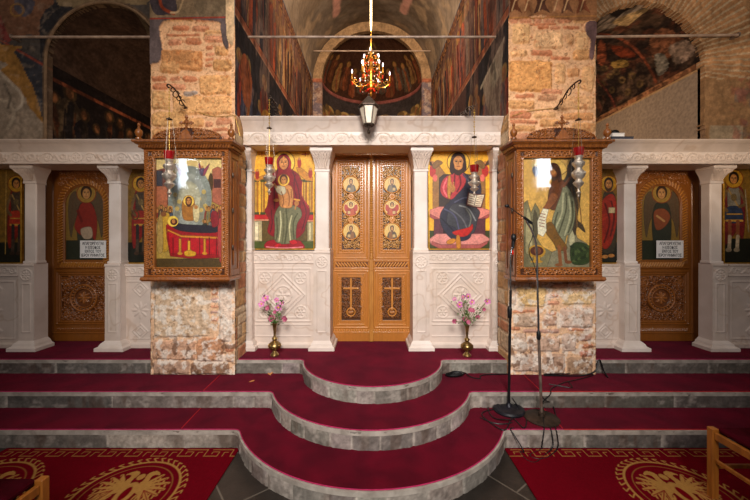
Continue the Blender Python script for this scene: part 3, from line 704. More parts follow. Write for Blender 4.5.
c_, r_a, z_s = arch_c(-1); b = MB(); b.tube([(c_-r_a-.004, YW-.004, 2.6)]+[(c_-(r_a+.004)*math.cos(PI*i/30), YW-.004, z_s+(r_a+.004)*math.sin(PI*i/30)) for i in range(31)]+[(c_+r_a+.004, YW-.004, 2.6)], .014, 8)
struct(b.build('trim_4', M_two('worn_arch_edge', '#6a5440', '#8a7054', 12, .9)))
# side chapels seen through the arches
def chapel(sgn, seed):
    cxa, ra, zs = arch_c(sgn); xw = cxa+sgn*(ra+.01); xi = cxa-sgn*(ra+.01); rs = np.random.RandomState(seed); nm_ = 'left' if sgn < 0 else 'right'
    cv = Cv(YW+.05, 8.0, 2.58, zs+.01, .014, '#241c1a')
    if sgn < 0:
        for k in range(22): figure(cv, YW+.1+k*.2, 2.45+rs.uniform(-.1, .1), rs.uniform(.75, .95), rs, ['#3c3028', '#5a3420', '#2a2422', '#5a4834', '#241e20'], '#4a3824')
        cv.rect(3.6, 3.42, 8.1, 3.46, '#8a4a30')
    else:
        cv.C[:] = lin('#9c8874'); cv.noise(.1, .4, seed+7).noise(.06, .08, seed+8); cv.rect(3.6, zs-.03, 8.1, zs+.02, '#b89468')
    if sgn < 0: cv.noise(.6, .1, seed+1).noise(.5, .03, seed+2).blotch('#1c1614', .5, .12, seed+3, 1, .06, .7)
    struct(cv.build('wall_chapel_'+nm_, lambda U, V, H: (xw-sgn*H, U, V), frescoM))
    # barrel vault: its frescoed haunch is what the arch shows
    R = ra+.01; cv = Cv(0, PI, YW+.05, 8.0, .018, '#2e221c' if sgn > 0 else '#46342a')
    def px(p):
        dx, dz = (p[0]-CX)/F, (CY-p[1])/F; A = dx*dx+dz*dz; B = dx*(-cxa)+dz*(EH-zs); Cc = cxa*cxa+(EH-zs)**2-R*R
        t = (-B+math.sqrt(max(B*B-A*Cc, 0)))/A; an = math.atan2(EH+dz*t-zs, dx*t-cxa)
        return (max(an, -.05), min(t, 9))
    if sgn > 0:
        for k in range(14): figure(cv, .0, 0, .01, rs)
        cv.blotch('#5a4434', .52, .25, 41, 1, .06, .8); cv.blotch('#5c3424', .6, .15, 43, 1, .05, .7)
        cv.org = px
        for q, c in (([(650, 40), (662, 28), (680, 36), (690, 50), (684, 62), (670, 58), (660, 64), (652, 56)], '#85563c'), ([(612, 46), (628, 48), (636, 56), (622, 58), (614, 52)], '#74341f'), ([(668, 48), (686, 40), (694, 54), (676, 64)], '#8a7464'), ([(654, 56), (664, 54), (668, 68), (658, 76)], '#7c7468'), ([(600, 40), (606, 48), (604, 66), (597, 60)], '#7c4028'), ([(612, 62), (626, 60), (628, 66), (614, 68)], '#94743c')): cv.poly(q, c)
        for x, y in ((604, 68), (610, 76), (602, 84), (616, 72), (622, 80), (632, 76), (640, 84), (628, 92), (612, 90)): cv.ell(x, y, .07, .055, '#6c5434', ring=.4)
        cv.line([(598, 34), (618, 38), (636, 50), (648, 66), (656, 82)], .035, '#84442c', sm=True); cv.line([(594, 78), (606, 90), (614, 104), (617, 112)], .035, '#74382a', sm=True)
        cv.poly([(596, 34), (598, 6), (612, -6), (634, -6), (648, 8), (636, 12), (632, 22), (620, 20), (614, 28), (604, 30)], '#8a7a6a', sm=False); cv.poly([(612, 22), (640, 10), (650, 8), (640, 16), (626, 26)], '#c0a070')
        cv.poly([(608, 12), (616, 18), (624, 12), (650, 0), (670, -4), (620, -6)], '#2c221e')
        cv.org = None; cv.C = np.where((cv.U < .09)[..., None], np.array(lin('#9c6a48')), cv.C)
        cv.noise(.7, .1, seed+4).noise(.7, .035, seed+8).blotch('#1e1814', .54, .07, seed+12, 1, .07, .6)
    else:
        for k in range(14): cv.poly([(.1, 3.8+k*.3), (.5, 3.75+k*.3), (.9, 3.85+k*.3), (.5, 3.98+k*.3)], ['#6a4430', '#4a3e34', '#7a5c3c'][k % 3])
        for k in range(14): cv.U = PI-cv.U; cv.poly([(.1, 3.8+k*.3), (.5, 3.72+k*.3), (.95, 3.85+k*.3), (.5, 3.98+k*.3)], ['#7a4630', '#5a4a3c', '#7c6040'][k % 3]); cv.ell(1.1, 3.85+k*.3, .16, .09, '#8c6c38', ring=.7); cv.U = PI-cv.U
        cv.org = px; cv.poly([(124, 8), (134, 12), (145, 28), (150, 44), (160, 60), (160, -20), (124, -20)], '#6a5a48', sm=False); cv.org = None
        cv.noise(.5, .12, seed+4).noise(.5, .04, seed+8)
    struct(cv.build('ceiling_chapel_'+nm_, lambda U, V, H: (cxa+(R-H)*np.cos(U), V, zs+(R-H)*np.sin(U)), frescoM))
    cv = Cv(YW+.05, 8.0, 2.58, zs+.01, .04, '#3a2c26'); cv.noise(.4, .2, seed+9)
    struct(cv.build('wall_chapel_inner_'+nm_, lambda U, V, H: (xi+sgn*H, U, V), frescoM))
    cv = Cv(min(xw, xi)-.1, max(xw, xi)+.1, 2.4, 4.4, .04, '#342824')
    for k in range(6): figure(cv, cxa-.8+k*.3, 2.5, 1.2, rs, ['#3a2018', '#2c2624', '#4a3020'])
    cv.noise(.4, .2, seed+9)
    struct(cv.build('wall_chapel_end_'+nm_, flatY(7.98), frescoM))
chapel(-1, 101); chapel(1, 131)
# wall of the nave above the screen (out of frame, closes the sanctuary from above)
W = MB(); W.box(-6, 6, YW+.02, YW+.5, 7.0, 9.0)
for s_ in (-1, 1): W.box(min(s_*XB, s_*6.0), max(s_*XB, s_*6.0), YP+.1, YP+.5, 4.85, 7.1)
struct(W.build('wall_east_upper', M_two('upper_plaster', '#8a7860', '#a08c70', 3, .9)))
for s_, n_ in ((-1, 'left'), (1, 'right')):
    W = MB(); W.box(min(s_*6, s_*6.3), max(s_*6, s_*6.3), -4, 9, 0, 9); struct(W.build('wall_'+n_, M_two('nave_plaster_'+n_, '#8a7860', '#a08c70', 3, .9)))
# tie rods
def rod(p0, p1, label, wall=None, r=.013):
    b = MB(); b.tube([p0, p1], r, 10)
    o = b.build('tie_rod', railM); tag(o, label, 'tie rod')
    for p, sg in ((p0, 1), (p1, -1)):
        c = MB(); c.torus((p[0], p[1], p[2]), .022, .007, 'x'); w = c.build('anchor_ring', ironM, o); w.location = -WL[o.name]
    if wall is not None:
        p = (p0, p1)[wall]; c = MB(); c.tube([p, (p[0], YW+.01, p[2])], .016, 8); w = c.build('wall_hook', ironM, o); w.location = -WL[o.name]
    return o
rod(P(12, 37, 3.62), (-XO-.003, 3.62, P(150, 37, 3.62).z), 'thin iron tie rod across the dark arch left of the sanctuary', 0)
rod((XO+.01, 3.62, P(596, 37, 3.62).z), P(738, 35, 3.62), 'thin iron tie rod across the arch beside bare brick wall', 1)
rod(P(247, 37, 3.83), P(497, 37, 3.83), 'long iron tie rod across the front of the central sanctuary')
rod(P(310.5, 51, 7.6), P(437.5, 51, 7.6), 'dim iron tie rod farther back, before the apse')
# ================================================================ MARBLE SCREEN
MC = '#dac9bc'; MC2 = '#cbb9a8'
def marble_tone(cv, seed, sc=.25):
    cv.noise(.07, sc, seed); n = np.abs(fbm(cv.U/(sc*1.3), cv.V/(sc*1.3), seed+3)-.5)
    v = (1-sstep(.0, .022, n))*.35; cv.C = cv.C*(1-v[..., None])+np.array(lin('#b08c6c'))*v[..., None]
    cv.blotch('#c8b4a0', .6, sc*.8, seed+5, 1, .08, .35); return cv
def spiral(cv, cx, cy, R, w, h, a0=0, turns=1.3, sg=1, col=None):
    pts = [(cx+R*(1-t*.75)*math.cos(a0+sg*t*turns*2*PI), cy+R*(1-t*.75)*math.sin(a0+sg*t*turns*2*PI)) for t in np.linspace(0, 1, 16)]
    cv.line(pts, w, col, h); cv.ell(pts[-1][0], pts[-1][1], w*.9, w*.9, None, h, dome=True)
def vine(cv, x0, x1, zc, amp, per, h=.007, w=.014, ph=0, col=None, leafcol=None):
    """running scroll: a wave whose every lobe curls into a leafy spiral"""
    n = max(1, round((x1-x0)/(per/2))); hp = (x1-x0)/n
    for i in range(n):
        sg = 1 if (i % 2 == 0) != (ph != 0) else -1; cx = x0+hp*(i+.5); cy = zc-sg*amp*.12; R = min(hp*.46, amp*.95)
        a0, a1 = x0+hp*i, x0+hp*(i+1)
        cv.line([(a0, zc-sg*amp*.7), (a0+hp*.12, zc-sg*amp*.1), (cx-hp*.2, zc+sg*amp*.8), (cx+hp*.05, zc+sg*amp), (cx+hp*.3, zc+sg*amp*.75), (a1-hp*.08, zc+sg*amp*.1), (a1, zc+sg*amp*.7)][:7], w, col, h, sm=True)
        pts = [(cx+R*(1-t*.8)*math.cos(sg*(PI*.15-t*5.2)), cy+R*(1-t*.8)*math.sin(sg*(PI*.15-t*5.2))) for t in np.linspace(0, 1, 14)]
        cv.line(pts, w*.8, col, h*.9)
        for q in range(7):
            a = q*.9+sg; cv.ell(cx+R*.5*math.cos(a), cy+R*.5*math.sin(a), R*.26, R*.13, leafcol, h*.8, rot=a+.7, dome=True)
        for q in (-1, 1): cv.ell(cx+q*hp*.4, zc-sg*q*amp*.55+0*amp, R*.3, R*.13, leafcol, h*.7, rot=q*.9*sg, dome=True)
def rosette(cv, cx, cy, R, h, n=8, ring=True, col=None, bg=None):
    if bg: cv.ell(cx, cy, R*1.0, R*1.0, bg)
    if ring: cv.line([(cx+R*math.cos(a), cy+R*math.sin(a)) for a in np.linspace(0, 2*PI, 30)], R*.14, col, h)
    for k in range(n):
        a = 2*PI*k/n; cv.ell(cx+R*.5*math.cos(a), cy+R*.5*math.sin(a), R*.34, R*.15, col, h, rot=a, dome=True)
    cv.ell(cx, cy, R*.17, R*.17, col, h*1.1, dome=True)
def frieze(x0, x1, zt, zs, zb, per, label, seed, rosc=None, flip=1):
    cv = Cv(x0, x1, zb, zt, .006, MC); marble_tone(cv, seed, .3)
    V = cv.V; yc = (zs+zb)/2; amp = (zs-zb)*.33
    cv.rect(x0, zs-.012, x1, zs, None, .01); cv.rect(x0, zb, x1, zb+.014, None, .006); cv.rect(x0, zt-.035, x1, zt, None, .006)
    if rosc is None: vine(cv, x0+.04, x1-.04, yc, amp, per, .009, .013)
    else:
        r_ = (zs-zb)*.36; rosette(cv, rosc, yc, r_, .011, 4)
        vine(cv, x0+.02, rosc-r_-.01, yc, amp, per, .011, .014, ph=PI if flip < 0 else 0); vine(cv, rosc+r_+.01, x1-.02, yc, amp, per, .011, .014)
    def mp(U, V, H):
        s = np.clip((V-zs)/(zt-zs), 0, 1); off = np.where(V > zs, .015+.085*s**1.3, 0)
        return (U, 3.635-off-H, V)
    t = thing('frieze_beam', ((x0+x1)/2, 3.7, zb)); tag(t, label, 'marble beam')
    cv.build('carved_front', mp, marbleC, t)
    b = MB(); b.prism([(3.645, zb), (3.98, zb), (3.98, zt), (3.545, zt-.001), (3.63, zs)], 'x', x0+.001, x1-.001); b.build('beam_body', marbleM, t, smooth=False)
    return t
frieze(-XB+.015, XB-.015, 2.94, 2.82, 2.665, .44, 'high carved marble beam above the royal doors and two large icons', 11)
frieze(-4.6, -XO-.0, 2.70, 2.60, 2.465, .33, 'carved marble beam over the side door left of the sanctuary', 12, (76-CX)*3.63/F)
frieze(XO+.0, 4.6, 2.70, 2.60, 2.465, .33, 'carved marble beam with a cross roundel over the side door beside bare brick arch', 13, (679.5-CX)*3.63/F, -1)
# ---- columns: base, pedestal, shaft, capital
def column(xc, w, yd, z_cap0, z_cap1, wt, label, group, px_ped=.18, shaft_w=.135, ztop_ped=None, splay=.05):
    """xc centre, w pedestal width, yd depth to which the pedestal runs back"""
    zp = ztop_ped or EH+(CY-264)*3.76/F
    t = thing('marble_column', (xc, 3.8, Z3)); tag(t, label, 'column', group)
    yf = 3.765; hb = .10
    b = MB(); e = splay
    prof = [(e, 0), (e, .035), (e*.6, .05), (e*.45, .075), (0.0, .105)]
    b.rings([[(xc-w/2-q, yf-q*.8, Z3+z), (xc+w/2+q, yf-q*.8, Z3+z), (xc+w/2+q, yd, Z3+z), (xc-w/2-q, yd, Z3+z)] for q, z in prof]); b.build('base', marbleM, t, smooth=False)
    cv = Cv(xc-w/2, xc+w/2, Z3+.10, zp, .006, MC); marble_tone(cv, int(abs(xc)*100) % 60, .3)
    cv.rect(xc-w/2, zp-.025, xc+w/2, zp, None, .008)
    rosette(cv, xc, zp-.12, min(w*.36, .062), .009, 8)
    z0, z1 = Z3+.2, zp-.22
    for a, b_, c, d in ((-.26, z0, .26, z0), (-.26, z1, .26, z1), (-.26, z0, -.26, z1), (.26, z0, .26, z1)): cv.line([(xc+a*w, b_), (xc+c*w, d)], .012, None, .007)
    cv.build('carved_face', flatY(yf), marbleC, t)
    b = MB(); b.box(xc-w/2, xc+w/2, yf+.001, min(yd, 4.05), Z3+.1, zp); b.build('pedestal', marbleM, t, smooth=False)
    b = MB(); s = shaft_w/2; y0, y1 = 3.79, min(yd, 3.99)-(.02 if yd == 3.93 else 0); xp, xc = xc, xc+(.018*(-1 if xc > 0 else 1) if yd == 3.93 else 0)
    b.box(xc-s, xc+s, y0, y1, zp, z_cap0, .012); b.box(xc-s-.008, xc+s+.008, y0-.008, y1, zp, zp+.03, .006); b.box(xc-s-.008, xc+s+.008, y0-.008, y1, z_cap0-.03, z_cap0, .006)
    b.build('shaft', marbleM, t, smooth=False)
    # flaring capital with a carved leaf front
    H_ = z_cap1-z_cap0
    b = MB(); rr = []
    for k in range(7):
        f = k/6; q = s+(wt/2-s)*(f**1.6); rr.append([(xc-q, y0-.09*f**1.6, z_cap0+H_*f*.8), (xc+q, y0-.09*f**1.6, z_cap0+H_*f*.8), (xc+q, y1, z_cap0+H_*f*.8), (xc-q, y1, z_cap0+H_*f*.8)])
    b.rings(rr); b.box(xc-wt/2-.006, xc+wt/2+.006, y0-.10, y1, z_cap0+H_*.8, z_cap1, .004)
    cp = b.build('capital', marbleM, t, smooth=False)
    cv = Cv(-1, 1, 0, 1, .02, MC); marble_tone(cv, 5, .8)
    for sg in (-1, 1):
        for k in range(3):
            cx_ = sg*(.16+.3*k); cv.line([(cx_*.6, .05), (cx_*.9, .45), (cx_*1.05, .75), (cx_*1.05+sg*.1, .9)], .10, None, .018, sm=True)
            cv.line([(cx_*1.05+sg*.1, .9), (cx_*1.05+sg*.16, .75), (cx_*1.05+sg*.08, .62)], .08, None, .018, sm=True)
    cv.line([(0, .05), (0, .85)], .09, None, .018); cv.line([(-1, .97), (1, .97)], .07, None, .009); cv.line([(-1, .03), (1, .03)], .07, None, .006)
    def mp(U, V, H): f = V; q = s+(wt/2-s)*f**1.6; return (xc+U*q, y0-.09*f**1.6-.002-H, z_cap0+H_*f*.8)
    cv.build('capital_leaves', mp, marbleC, cp)
    return t
xw = lambda x, Y=3.78: (x-CX)*Y/F
zt_c, zc0 = 2.665, EH+(CY-165)*3.79/F
g1 = 'pilasters of the central screen'; g2 = 'columns of the side screens'
column(xw(245.5), .15, 3.9, 2.44, zt_c, .17, 'slim marble pilaster between the left glazed case and the icon of woman and child', g1, shaft_w=.125, ztop_ped=EH+(CY-251)*3.77/F)
column(xw(322), .185, 4.08, 2.44, zt_c, .235, 'marble pilaster left of the royal doors', g1, shaft_w=.155, ztop_ped=EH+(CY-251)*3.77/F)
column(xw(421), .185, 4.08, 2.44, zt_c, .235, 'marble pilaster right of the royal doors', g1, shaft_w=.155, ztop_ped=EH+(CY-251)*3.77/F)
column(xw(498.5), .15, 3.9, 2.44, zt_c, .17, 'slim marble pilaster between the seated bearded figure icon and the right glazed case', g1, shaft_w=.125, ztop_ped=EH+(CY-251)*3.77/F)
zc_s = EH+(CY-181)*3.79/F
column(xw(27.5), .17, 3.93, zc_s, 2.465, .24, 'marble column left of the left-hand side door, beside the spear-bearing saint', g2, splay=.075)
column(xw(113.5), .17, 3.96, zc_s, 2.465, .22, 'marble column between the left-hand side door and the left glazed case', g2, splay=.075)
column(xw(631.5), .17, 3.96, zc_s, 2.465, .22, 'marble column between the right glazed case and the right-hand side door', g2, splay=.075)
column(xw(719), .17, 3.93, zc_s, 2.465, .24, 'marble column right of the right-hand side door, beside the soldier saint', g2, splay=.075)
# ---- parapet slabs under the icons
def slab(x0, x1, y0, y1, label, seed, tall=False):
    """px extents on the slab plane"""
    Y = 3.86; a, b = (x0-CX)*Y/F, (x1-CX)*Y/F; zt, zb = EH+(CY-y0)*Y/F, Z3
    cv = Cv(a, b, zb, zt, .0065, MC); marble_tone(cv, seed, .35); w = b-a; cx = (a+b)/2
    cv.rect(a, zt-.022, b, zt, None, .03); cv.rect(a, zt-.125, b, zt-.022, None, .012); vine(cv, a+.02, b-.02, zt-.073, .032, .16, .022, .011)
    cv.rect(a, zt-.14, b, zt-.128, None, .02); cv.rect(a, zb, b, zb+.05, None, .03)
    x_0, x_1, z_0, z_1 = a+.05, b-.05, zb+.10, zt-.2
    fr = lambda i, h: [cv.line(q, .012, None, h) for q in ([(x_0+i, z_0+i), (x_1-i, z_0+i)], [(x_0+i, z_1-i), (x_1-i, z_1-i)], [(x_0+i, z_0+i), (x_0+i, z_1-i)], [(x_1-i, z_0+i), (x_1-i, z_1-i)])]
    if not tall:
        z_0 = zb+.3; fr(0, .009); fr(.04, .006); cz = (z_0+z_1)/2
        R = min(x_1-x_0, z_1-z_0)/2-.05
        for q in (R, R-.05): cv.line([(cx-q, cz), (cx, cz+q), (cx+q, cz), (cx, cz-q), (cx-q, cz)], .014, None, .009)
        rosette(cv, cx, cz, R*.4, .012, 6)
        for sx in (-1, 1):
            for sz in (-1, 1): rosette(cv, cx+sx*R*.82, cz+sz*R*.78, R*.27, .010, 6)
        cv.line([(x_0, zb+.13), (x_1, zb+.13)], .01, None, .008); cv.line([(x_0, zb+.26), (x_1, zb+.26)], .01, None, .008)
    else:
        fr(0, .009); cz = (z_0+z_1)/2; q = min(.085, (x_1-x_0)/2-.03)
        for dz in (-.24, .24):
            for e in (q, q*.55): cv.line([(cx-e, cz+dz), (cx, cz+dz+e), (cx+e, cz+dz), (cx, cz+dz-e), (cx-e, cz+dz)], .012, None, .009)
        for k in range(8):
            a_ = k*PI/4; cv.ell(cx+.05*math.cos(a_), cz+.05*math.sin(a_), .05, .015, None, .011, rot=a_, dome=True)
        for dz in (-.46, .46): cv.line([(cx-q*.7, cz+dz), (cx+q*.7, cz+dz)], .012, None, .008)
    o = cv.build('parapet_slab', flatY(Y), marbleC, thick=.12); tag(o, label, 'marble slab'); return o
slab(251, 315, 251, 350, 'carved marble slab beneath the enthroned woman and child icon', 21)
slab(428, 493, 251, 350, 'carved marble slab beneath the seated bearded figure icon', 22)
slab(-30, 19, 264, 350, 'carved marble slab beneath the spear-bearing saint at the left edge', 23, True)
slab(121, 160, 264, 350, 'carved marble slab with star, right of the left-hand side door', 24, True)
slab(586, 624, 264, 350, 'carved marble slab with star, left of the right-hand side door', 25, True)
slab(727, 780, 264, 350, 'carved marble slab beneath the soldier saint at the right edge', 26, True)
b = MB()
for q in ((XB, 'x'),):
    pass
# ================================================================ ICONS
SK = '#b8854c'
def icon(x0, x1, y0, y1, Y, paint, label, org, step=.34, cat='icon', frame=True, bg='#c9962c', fw=1.3, group=None, gain=1.22):
    t = thing('icon_painting', P((x0+x1)/2, y1, Y)); tag(t, label, cat, group)
    cv = Cv(x0, x1, y0, y1, step, bg, org); cv.noise(.10, 12, 3); cv.ol = .55; paint(cv); cv.ol = 0; cv.noise(.28, 1.2, 9).noise(.2, 4, 12); cv.C = np.clip(1.02*gain*cv.C**1.28, 0, .95)
    cv.build('painted_panel', facing(Y), paintM, t, thick=.02)
    if frame:
        k = Y/F; b = MB(); a0, a1 = (x0-CX)*k, (x1-CX)*k; z0, z1 = EH+(CY-y1)*k, EH+(CY-y0)*k; f = fw*k
        for q in ((a0-f, a1+f, z0-f, z0), (a0-f, a1+f, z1, z1+f), (a0-f, a0, z0, z1), (a1, a1+f, z0, z1)): b.box(q[0], q[1], Y-.012, Y+.02, q[2], q[3], .002)
        b.build('icon_frame', goldM, t, smooth=False)
    return t
def face(cv, x, y, r, halo=None, hair='#3a2010', beard=None, hr=1.9, sk=SK, rim='#7c1c10'):
    if halo: cv.ell(x, y, r*hr, r*hr, halo); cv.ell(x, y, r*hr, r*hr, rim, ring=.93)
    cv.ell(x, y-r*.18, r*.92, r*1.12, hair)
    if beard: cv.poly([(x-r*.75, y+r*.1), (x-r*.6, y+r*1.1), (x, y+r*1.55), (x+r*.6, y+r*1.1), (x+r*.75, y+r*.1)], beard)
    cv.ell(x, y+r*.05, r*.62, r*.86, sk); cv.ell(x-r*.05, y+r*.0, r*.4, r*.6, '#cc9a60', a=.6)
    for s_ in (-1, 1): cv.ell(x+s_*r*.25, y-r*.12, r*.14, r*.08, '#2a150c'); cv.line([(x+s_*r*.12, y-r*.3), (x+s_*r*.42, y-r*.3)], r*.07, '#3a2010')
    cv.line([(x, y-r*.15), (x-r*.02, y+r*.22)], r*.09, '#8a5c30'); cv.line([(x-r*.16, y+r*.45), (x+r*.16, y+r*.45)], r*.09, '#8c3020')
def p_virgin(cv):
    cv.rect(45, 30, 345, 485, '#dcae40'); cv.poly([(45, 385), (100, 370), (290, 370), (345, 385), (345, 490), (45, 490)], '#56602c', sm=False)
    for x in (64, 92, 252, 276, 300): cv.rect(x, 178, x+15, 325, '#b07c28'); cv.rect(x+3, 178, x+7, 325, '#e0b858'); cv.rect(x-3, 172, x+18, 182, '#4c5428'); cv.rect(x-3, 315, x+18, 326, '#4c5428')
    cv.poly([(62, 170), (110, 150), (120, 158), (75, 182)], '#c08a34', sm=False); cv.poly([(245, 120), (262, 118), (320, 165), (320, 182), (285, 175), (255, 150)], '#c08a34', sm=False)
    for x, y in ((258, 100), (306, 145), (75, 150)): cv.ell(x, y, 9, 22, '#a83c28'); cv.ell(x, y-18, 6, 6, SK)
    cv.rect(52, 325, 125, 350, '#b82c30'); cv.rect(262, 325, 330, 352, '#b82c30'); cv.rect(52, 345, 125, 352, '#d89878'); cv.rect(262, 348, 330, 356, '#d89878')
    cv.rect(60, 352, 96, 440, '#b8ac88'); cv.rect(64, 356, 80, 436, '#d8ceb0'); cv.rect(292, 356, 326, 440, '#a89c74'); cv.rect(298, 360, 310, 436, '#cfc49c'); cv.rect(96, 352, 292, 440, '#6c5a30')
    cv.poly([(110, 470), (120, 440), (180, 432), (250, 436), (268, 445), (278, 472), (190, 478)], '#9c1c2c'); cv.line([(115, 465), (190, 470), (272, 466)], 5, '#d08890', sm=True)
    cv.ell(190, 98, 50, 52, '#e8c458'); cv.ell(190, 98, 50, 52, '#7c4c10', ring=.93)
    cv.poly([(172, 70), (190, 60), (208, 68), (222, 95), (222, 125), (250, 145), (268, 180), (266, 240), (300, 290), (302, 325), (285, 372), (278, 400), (240, 430), (160, 425), (120, 400), (128, 350), (108, 310), (118, 285), (124, 240), (122, 180), (140, 148), (162, 128), (160, 90)], '#8c1424')
    for q in ([(165, 130), (150, 200), (150, 300)], [(230, 140), (255, 220), (262, 300)], [(275, 270), (288, 320), (270, 390)], [(135, 300), (140, 360), (132, 400)], [(240, 150), (235, 200), (245, 250)]): cv.line(q, 4, '#5c0c1c', sm=True)
    for q in ([(200, 62), (220, 100), (218, 128)], [(270, 180), (270, 240), (300, 295)]): cv.line(q, 3, '#b43444', sm=True)
    cv.poly([(168, 290), (190, 280), (235, 285), (262, 300), (268, 330), (250, 360), (243, 400), (240, 440), (200, 452), (165, 448), (150, 430), (152, 380), (150, 330)], '#7c7b5e')
    for q, c in (([(175, 310), (178, 370), (170, 440)], '#c0bc98'), ([(200, 300), (205, 370), (195, 448)], '#5c5c40'), ([(225, 330), (215, 380), (220, 440)], '#b8b490'), ([(250, 320), (232, 360), (235, 430)], '#5c5c40'), ([(160, 340), (162, 400), (156, 440)], '#5c5c40'), ([(188, 320), (190, 380), (184, 445)], '#6c6a4c')): cv.line(q, 6, c, sm=True)
    cv.poly([(152, 455), (175, 450), (180, 462), (150, 466)], '#b82430'); cv.poly([(215, 440), (240, 435), (250, 448), (228, 456)], '#b82430')
    face(cv, 190, 100, 31, None, '#6c1020', sk='#c89058'); cv.line([(166, 120), (163, 92), (176, 72), (190, 67), (204, 72), (217, 92), (214, 120)], 6, '#a82838', sm=True); cv.ell(190, 74, 3, 3, '#e0b040')
    cv.poly([(160, 205), (172, 198), (205, 195), (225, 205), (232, 240), (226, 290), (200, 296), (175, 288), (168, 250)], '#c28e58')
    cv.poly([(150, 195), (165, 200), (190, 198), (200, 225), (185, 240), (168, 232), (158, 222)], '#c8bfa4')
    for q in ([(180, 225), (190, 260), (185, 288)], [(205, 215), (215, 250), (212, 285)], [(222, 215), (225, 250)]): cv.line(q, 4, '#8c5c34', sm=True)
    face(cv, 190, 175, 20, '#e2bc58', '#5c3414', hr=1.35); cv.line([(158, 205), (150, 190)], 6, SK)
    cv.ell(246, 275, 10, 12, SK); cv.line([(243, 285), (240, 300)], 6, SK); cv.ell(158, 262, 12, 7, SK); cv.line([(236, 258), (258, 262)], 7, '#d0a040')
    for x, y in ((95, 62), (285, 62)): cv.line([(x-14, y), (x+14, y)], 4, '#9c2018'); cv.line([(x, y-8), (x, y+8)], 3, '#9c2018')
def p_christ(cv):
    cv.rect(12, 30, 290, 485, '#e0b038'); cv.rect(12, 395, 290, 485, '#4a5028')
    cv.poly([(34, 120), (34, 330), (60, 330), (62, 170), (100, 160), (190, 160), (235, 170), (240, 330), (262, 330), (262, 120), (245, 90), (200, 150), (90, 150), (50, 95)], '#a07848', sm=False)
    cv.poly([(62, 165), (80, 150), (200, 150), (238, 165), (240, 340), (62, 340)], '#4c3c34', sm=False)
    cv.poly([(20, 305), (60, 290), (230, 290), (280, 305), (282, 325), (240, 350), (60, 350), (18, 325)], '#d08c80', sm=False); cv.poly([(22, 322), (62, 342), (240, 342), (278, 322), (278, 335), (240, 360), (60, 360), (22, 335)], '#a85c5c', sm=False)
    cv.poly([(40, 345), (240, 345), (262, 340), (262, 415), (38, 415)], '#6c4048', sm=False); cv.poly([(80, 350), (110, 350), (110, 410), (80, 410)], '#3c2428', sm=False)
    cv.poly([(20, 430), (50, 408), (250, 408), (282, 430), (270, 450), (240, 470), (60, 470), (25, 452)], '#cc9088', sm=False); cv.poly([(30, 440), (70, 455), (235, 455), (275, 438), (270, 452), (240, 472), (60, 472), (28, 455)], '#a86460', sm=False)
    for x, f in ((32, 1), (262, -1)):
        cv.ell(x, 135, 15, 26, '#b83c34'); cv.ell(x, 100, 8, 9, SK); cv.poly([(x, 110), (x+f*20, 88), (x+f*45, 98), (x+f*30, 112), (x+f*8, 125)], '#8a6a3c'); cv.poly([(x, 110), (x-f*14, 86), (x-f*18, 105)], '#5c3c24'); cv.ell(x+f*12, 165, 10, 16, '#d8786c')
    cv.ell(145, 97, 50, 50, '#e8c050'); cv.ell(145, 97, 50, 50, '#7c4c10', ring=.93)
    cv.poly([(115, 150), (135, 140), (165, 140), (195, 158), (232, 175), (245, 210), (240, 260), (225, 300), (215, 345), (205, 400), (190, 430), (150, 440), (110, 425), (75, 380), (65, 330), (85, 290), (110, 260), (70, 240), (68, 205), (85, 175)], '#39384a')
    cv.poly([(110, 152), (130, 143), (165, 143), (178, 170), (170, 200), (140, 235), (115, 258), (80, 245), (66, 215), (75, 180), (92, 160)], '#b8444a')
    for q, c in (([(95, 170), (80, 210), (95, 245)], '#d8747a'), ([(130, 150), (125, 200), (110, 240)], '#7c2430'), ([(150, 150), (155, 190), (140, 225)], '#802834'), ([(105, 165), (98, 200)], '#e0888c')): cv.line(q, 7, c, sm=True)
    cv.poly([(100, 165), (112, 162), (110, 250), (98, 240)], '#c09040')
    cv.poly([(110, 290), (150, 275), (200, 285), (238, 310), (228, 350), (215, 400), (180, 415), (150, 410), (130, 380), (95, 360)], '#4a4a50')
    for q, c in (([(85, 300), (130, 330), (150, 400)], '#5c5c74'), ([(70, 340), (110, 380), (150, 430)], '#232434'), ([(150, 285), (190, 300), (220, 350)], '#8a8c8c'), ([(190, 170), (215, 210), (220, 270)], '#23242e'), ([(130, 270), (180, 250), (215, 280)], '#5c5c70'), ([(110, 300), (160, 340), (190, 400)], '#6c6c70'), ([(165, 150), (195, 190), (200, 240)], '#55556a'), ([(180, 300), (200, 340), (185, 400)], '#77786f')): cv.line(q, 6, c, sm=True)
    cv.poly([(120, 400), (190, 380), (205, 365), (208, 385), (185, 415), (150, 420)], '#b83028')
    cv.poly([(95, 440), (120, 428), (135, 435), (122, 450), (98, 452)], '#c08838'); cv.poly([(136, 420), (150, 418), (156, 465), (138, 468)], '#c08838')
    face(cv, 145, 98, 36, None, '#46281a', '#4a2c18', sk='#c89058'); cv.poly([(112, 90), (108, 130), (118, 150), (128, 130), (124, 100)], '#46281a'); cv.poly([(176, 90), (180, 125), (170, 140), (164, 120), (168, 95)], '#46281a')
    cv.ell(120, 212, 12, 16, SK); cv.line([(118, 205), (114, 186)], 6, SK); cv.line([(125, 205), (124, 184)], 5, SK)
    cv.poly([(188, 228), (225, 236), (262, 234), (245, 296), (215, 292), (180, 284)], '#7c2c24', sm=False); cv.poly([(192, 231), (224, 240), (212, 288), (184, 280)], '#e6dcc8', sm=False); cv.poly([(226, 240), (258, 238), (242, 290), (214, 288)], '#e0d4bc', sm=False)
    for k in range(5): cv.line([(193-k*1.8, 243+k*9), (216-k*2, 249+k*9)], 2.4, '#7c3828'); cv.line([(228-k*2, 249+k*9), (252-k*3, 247+k*9)], 2.4, '#7c3828')
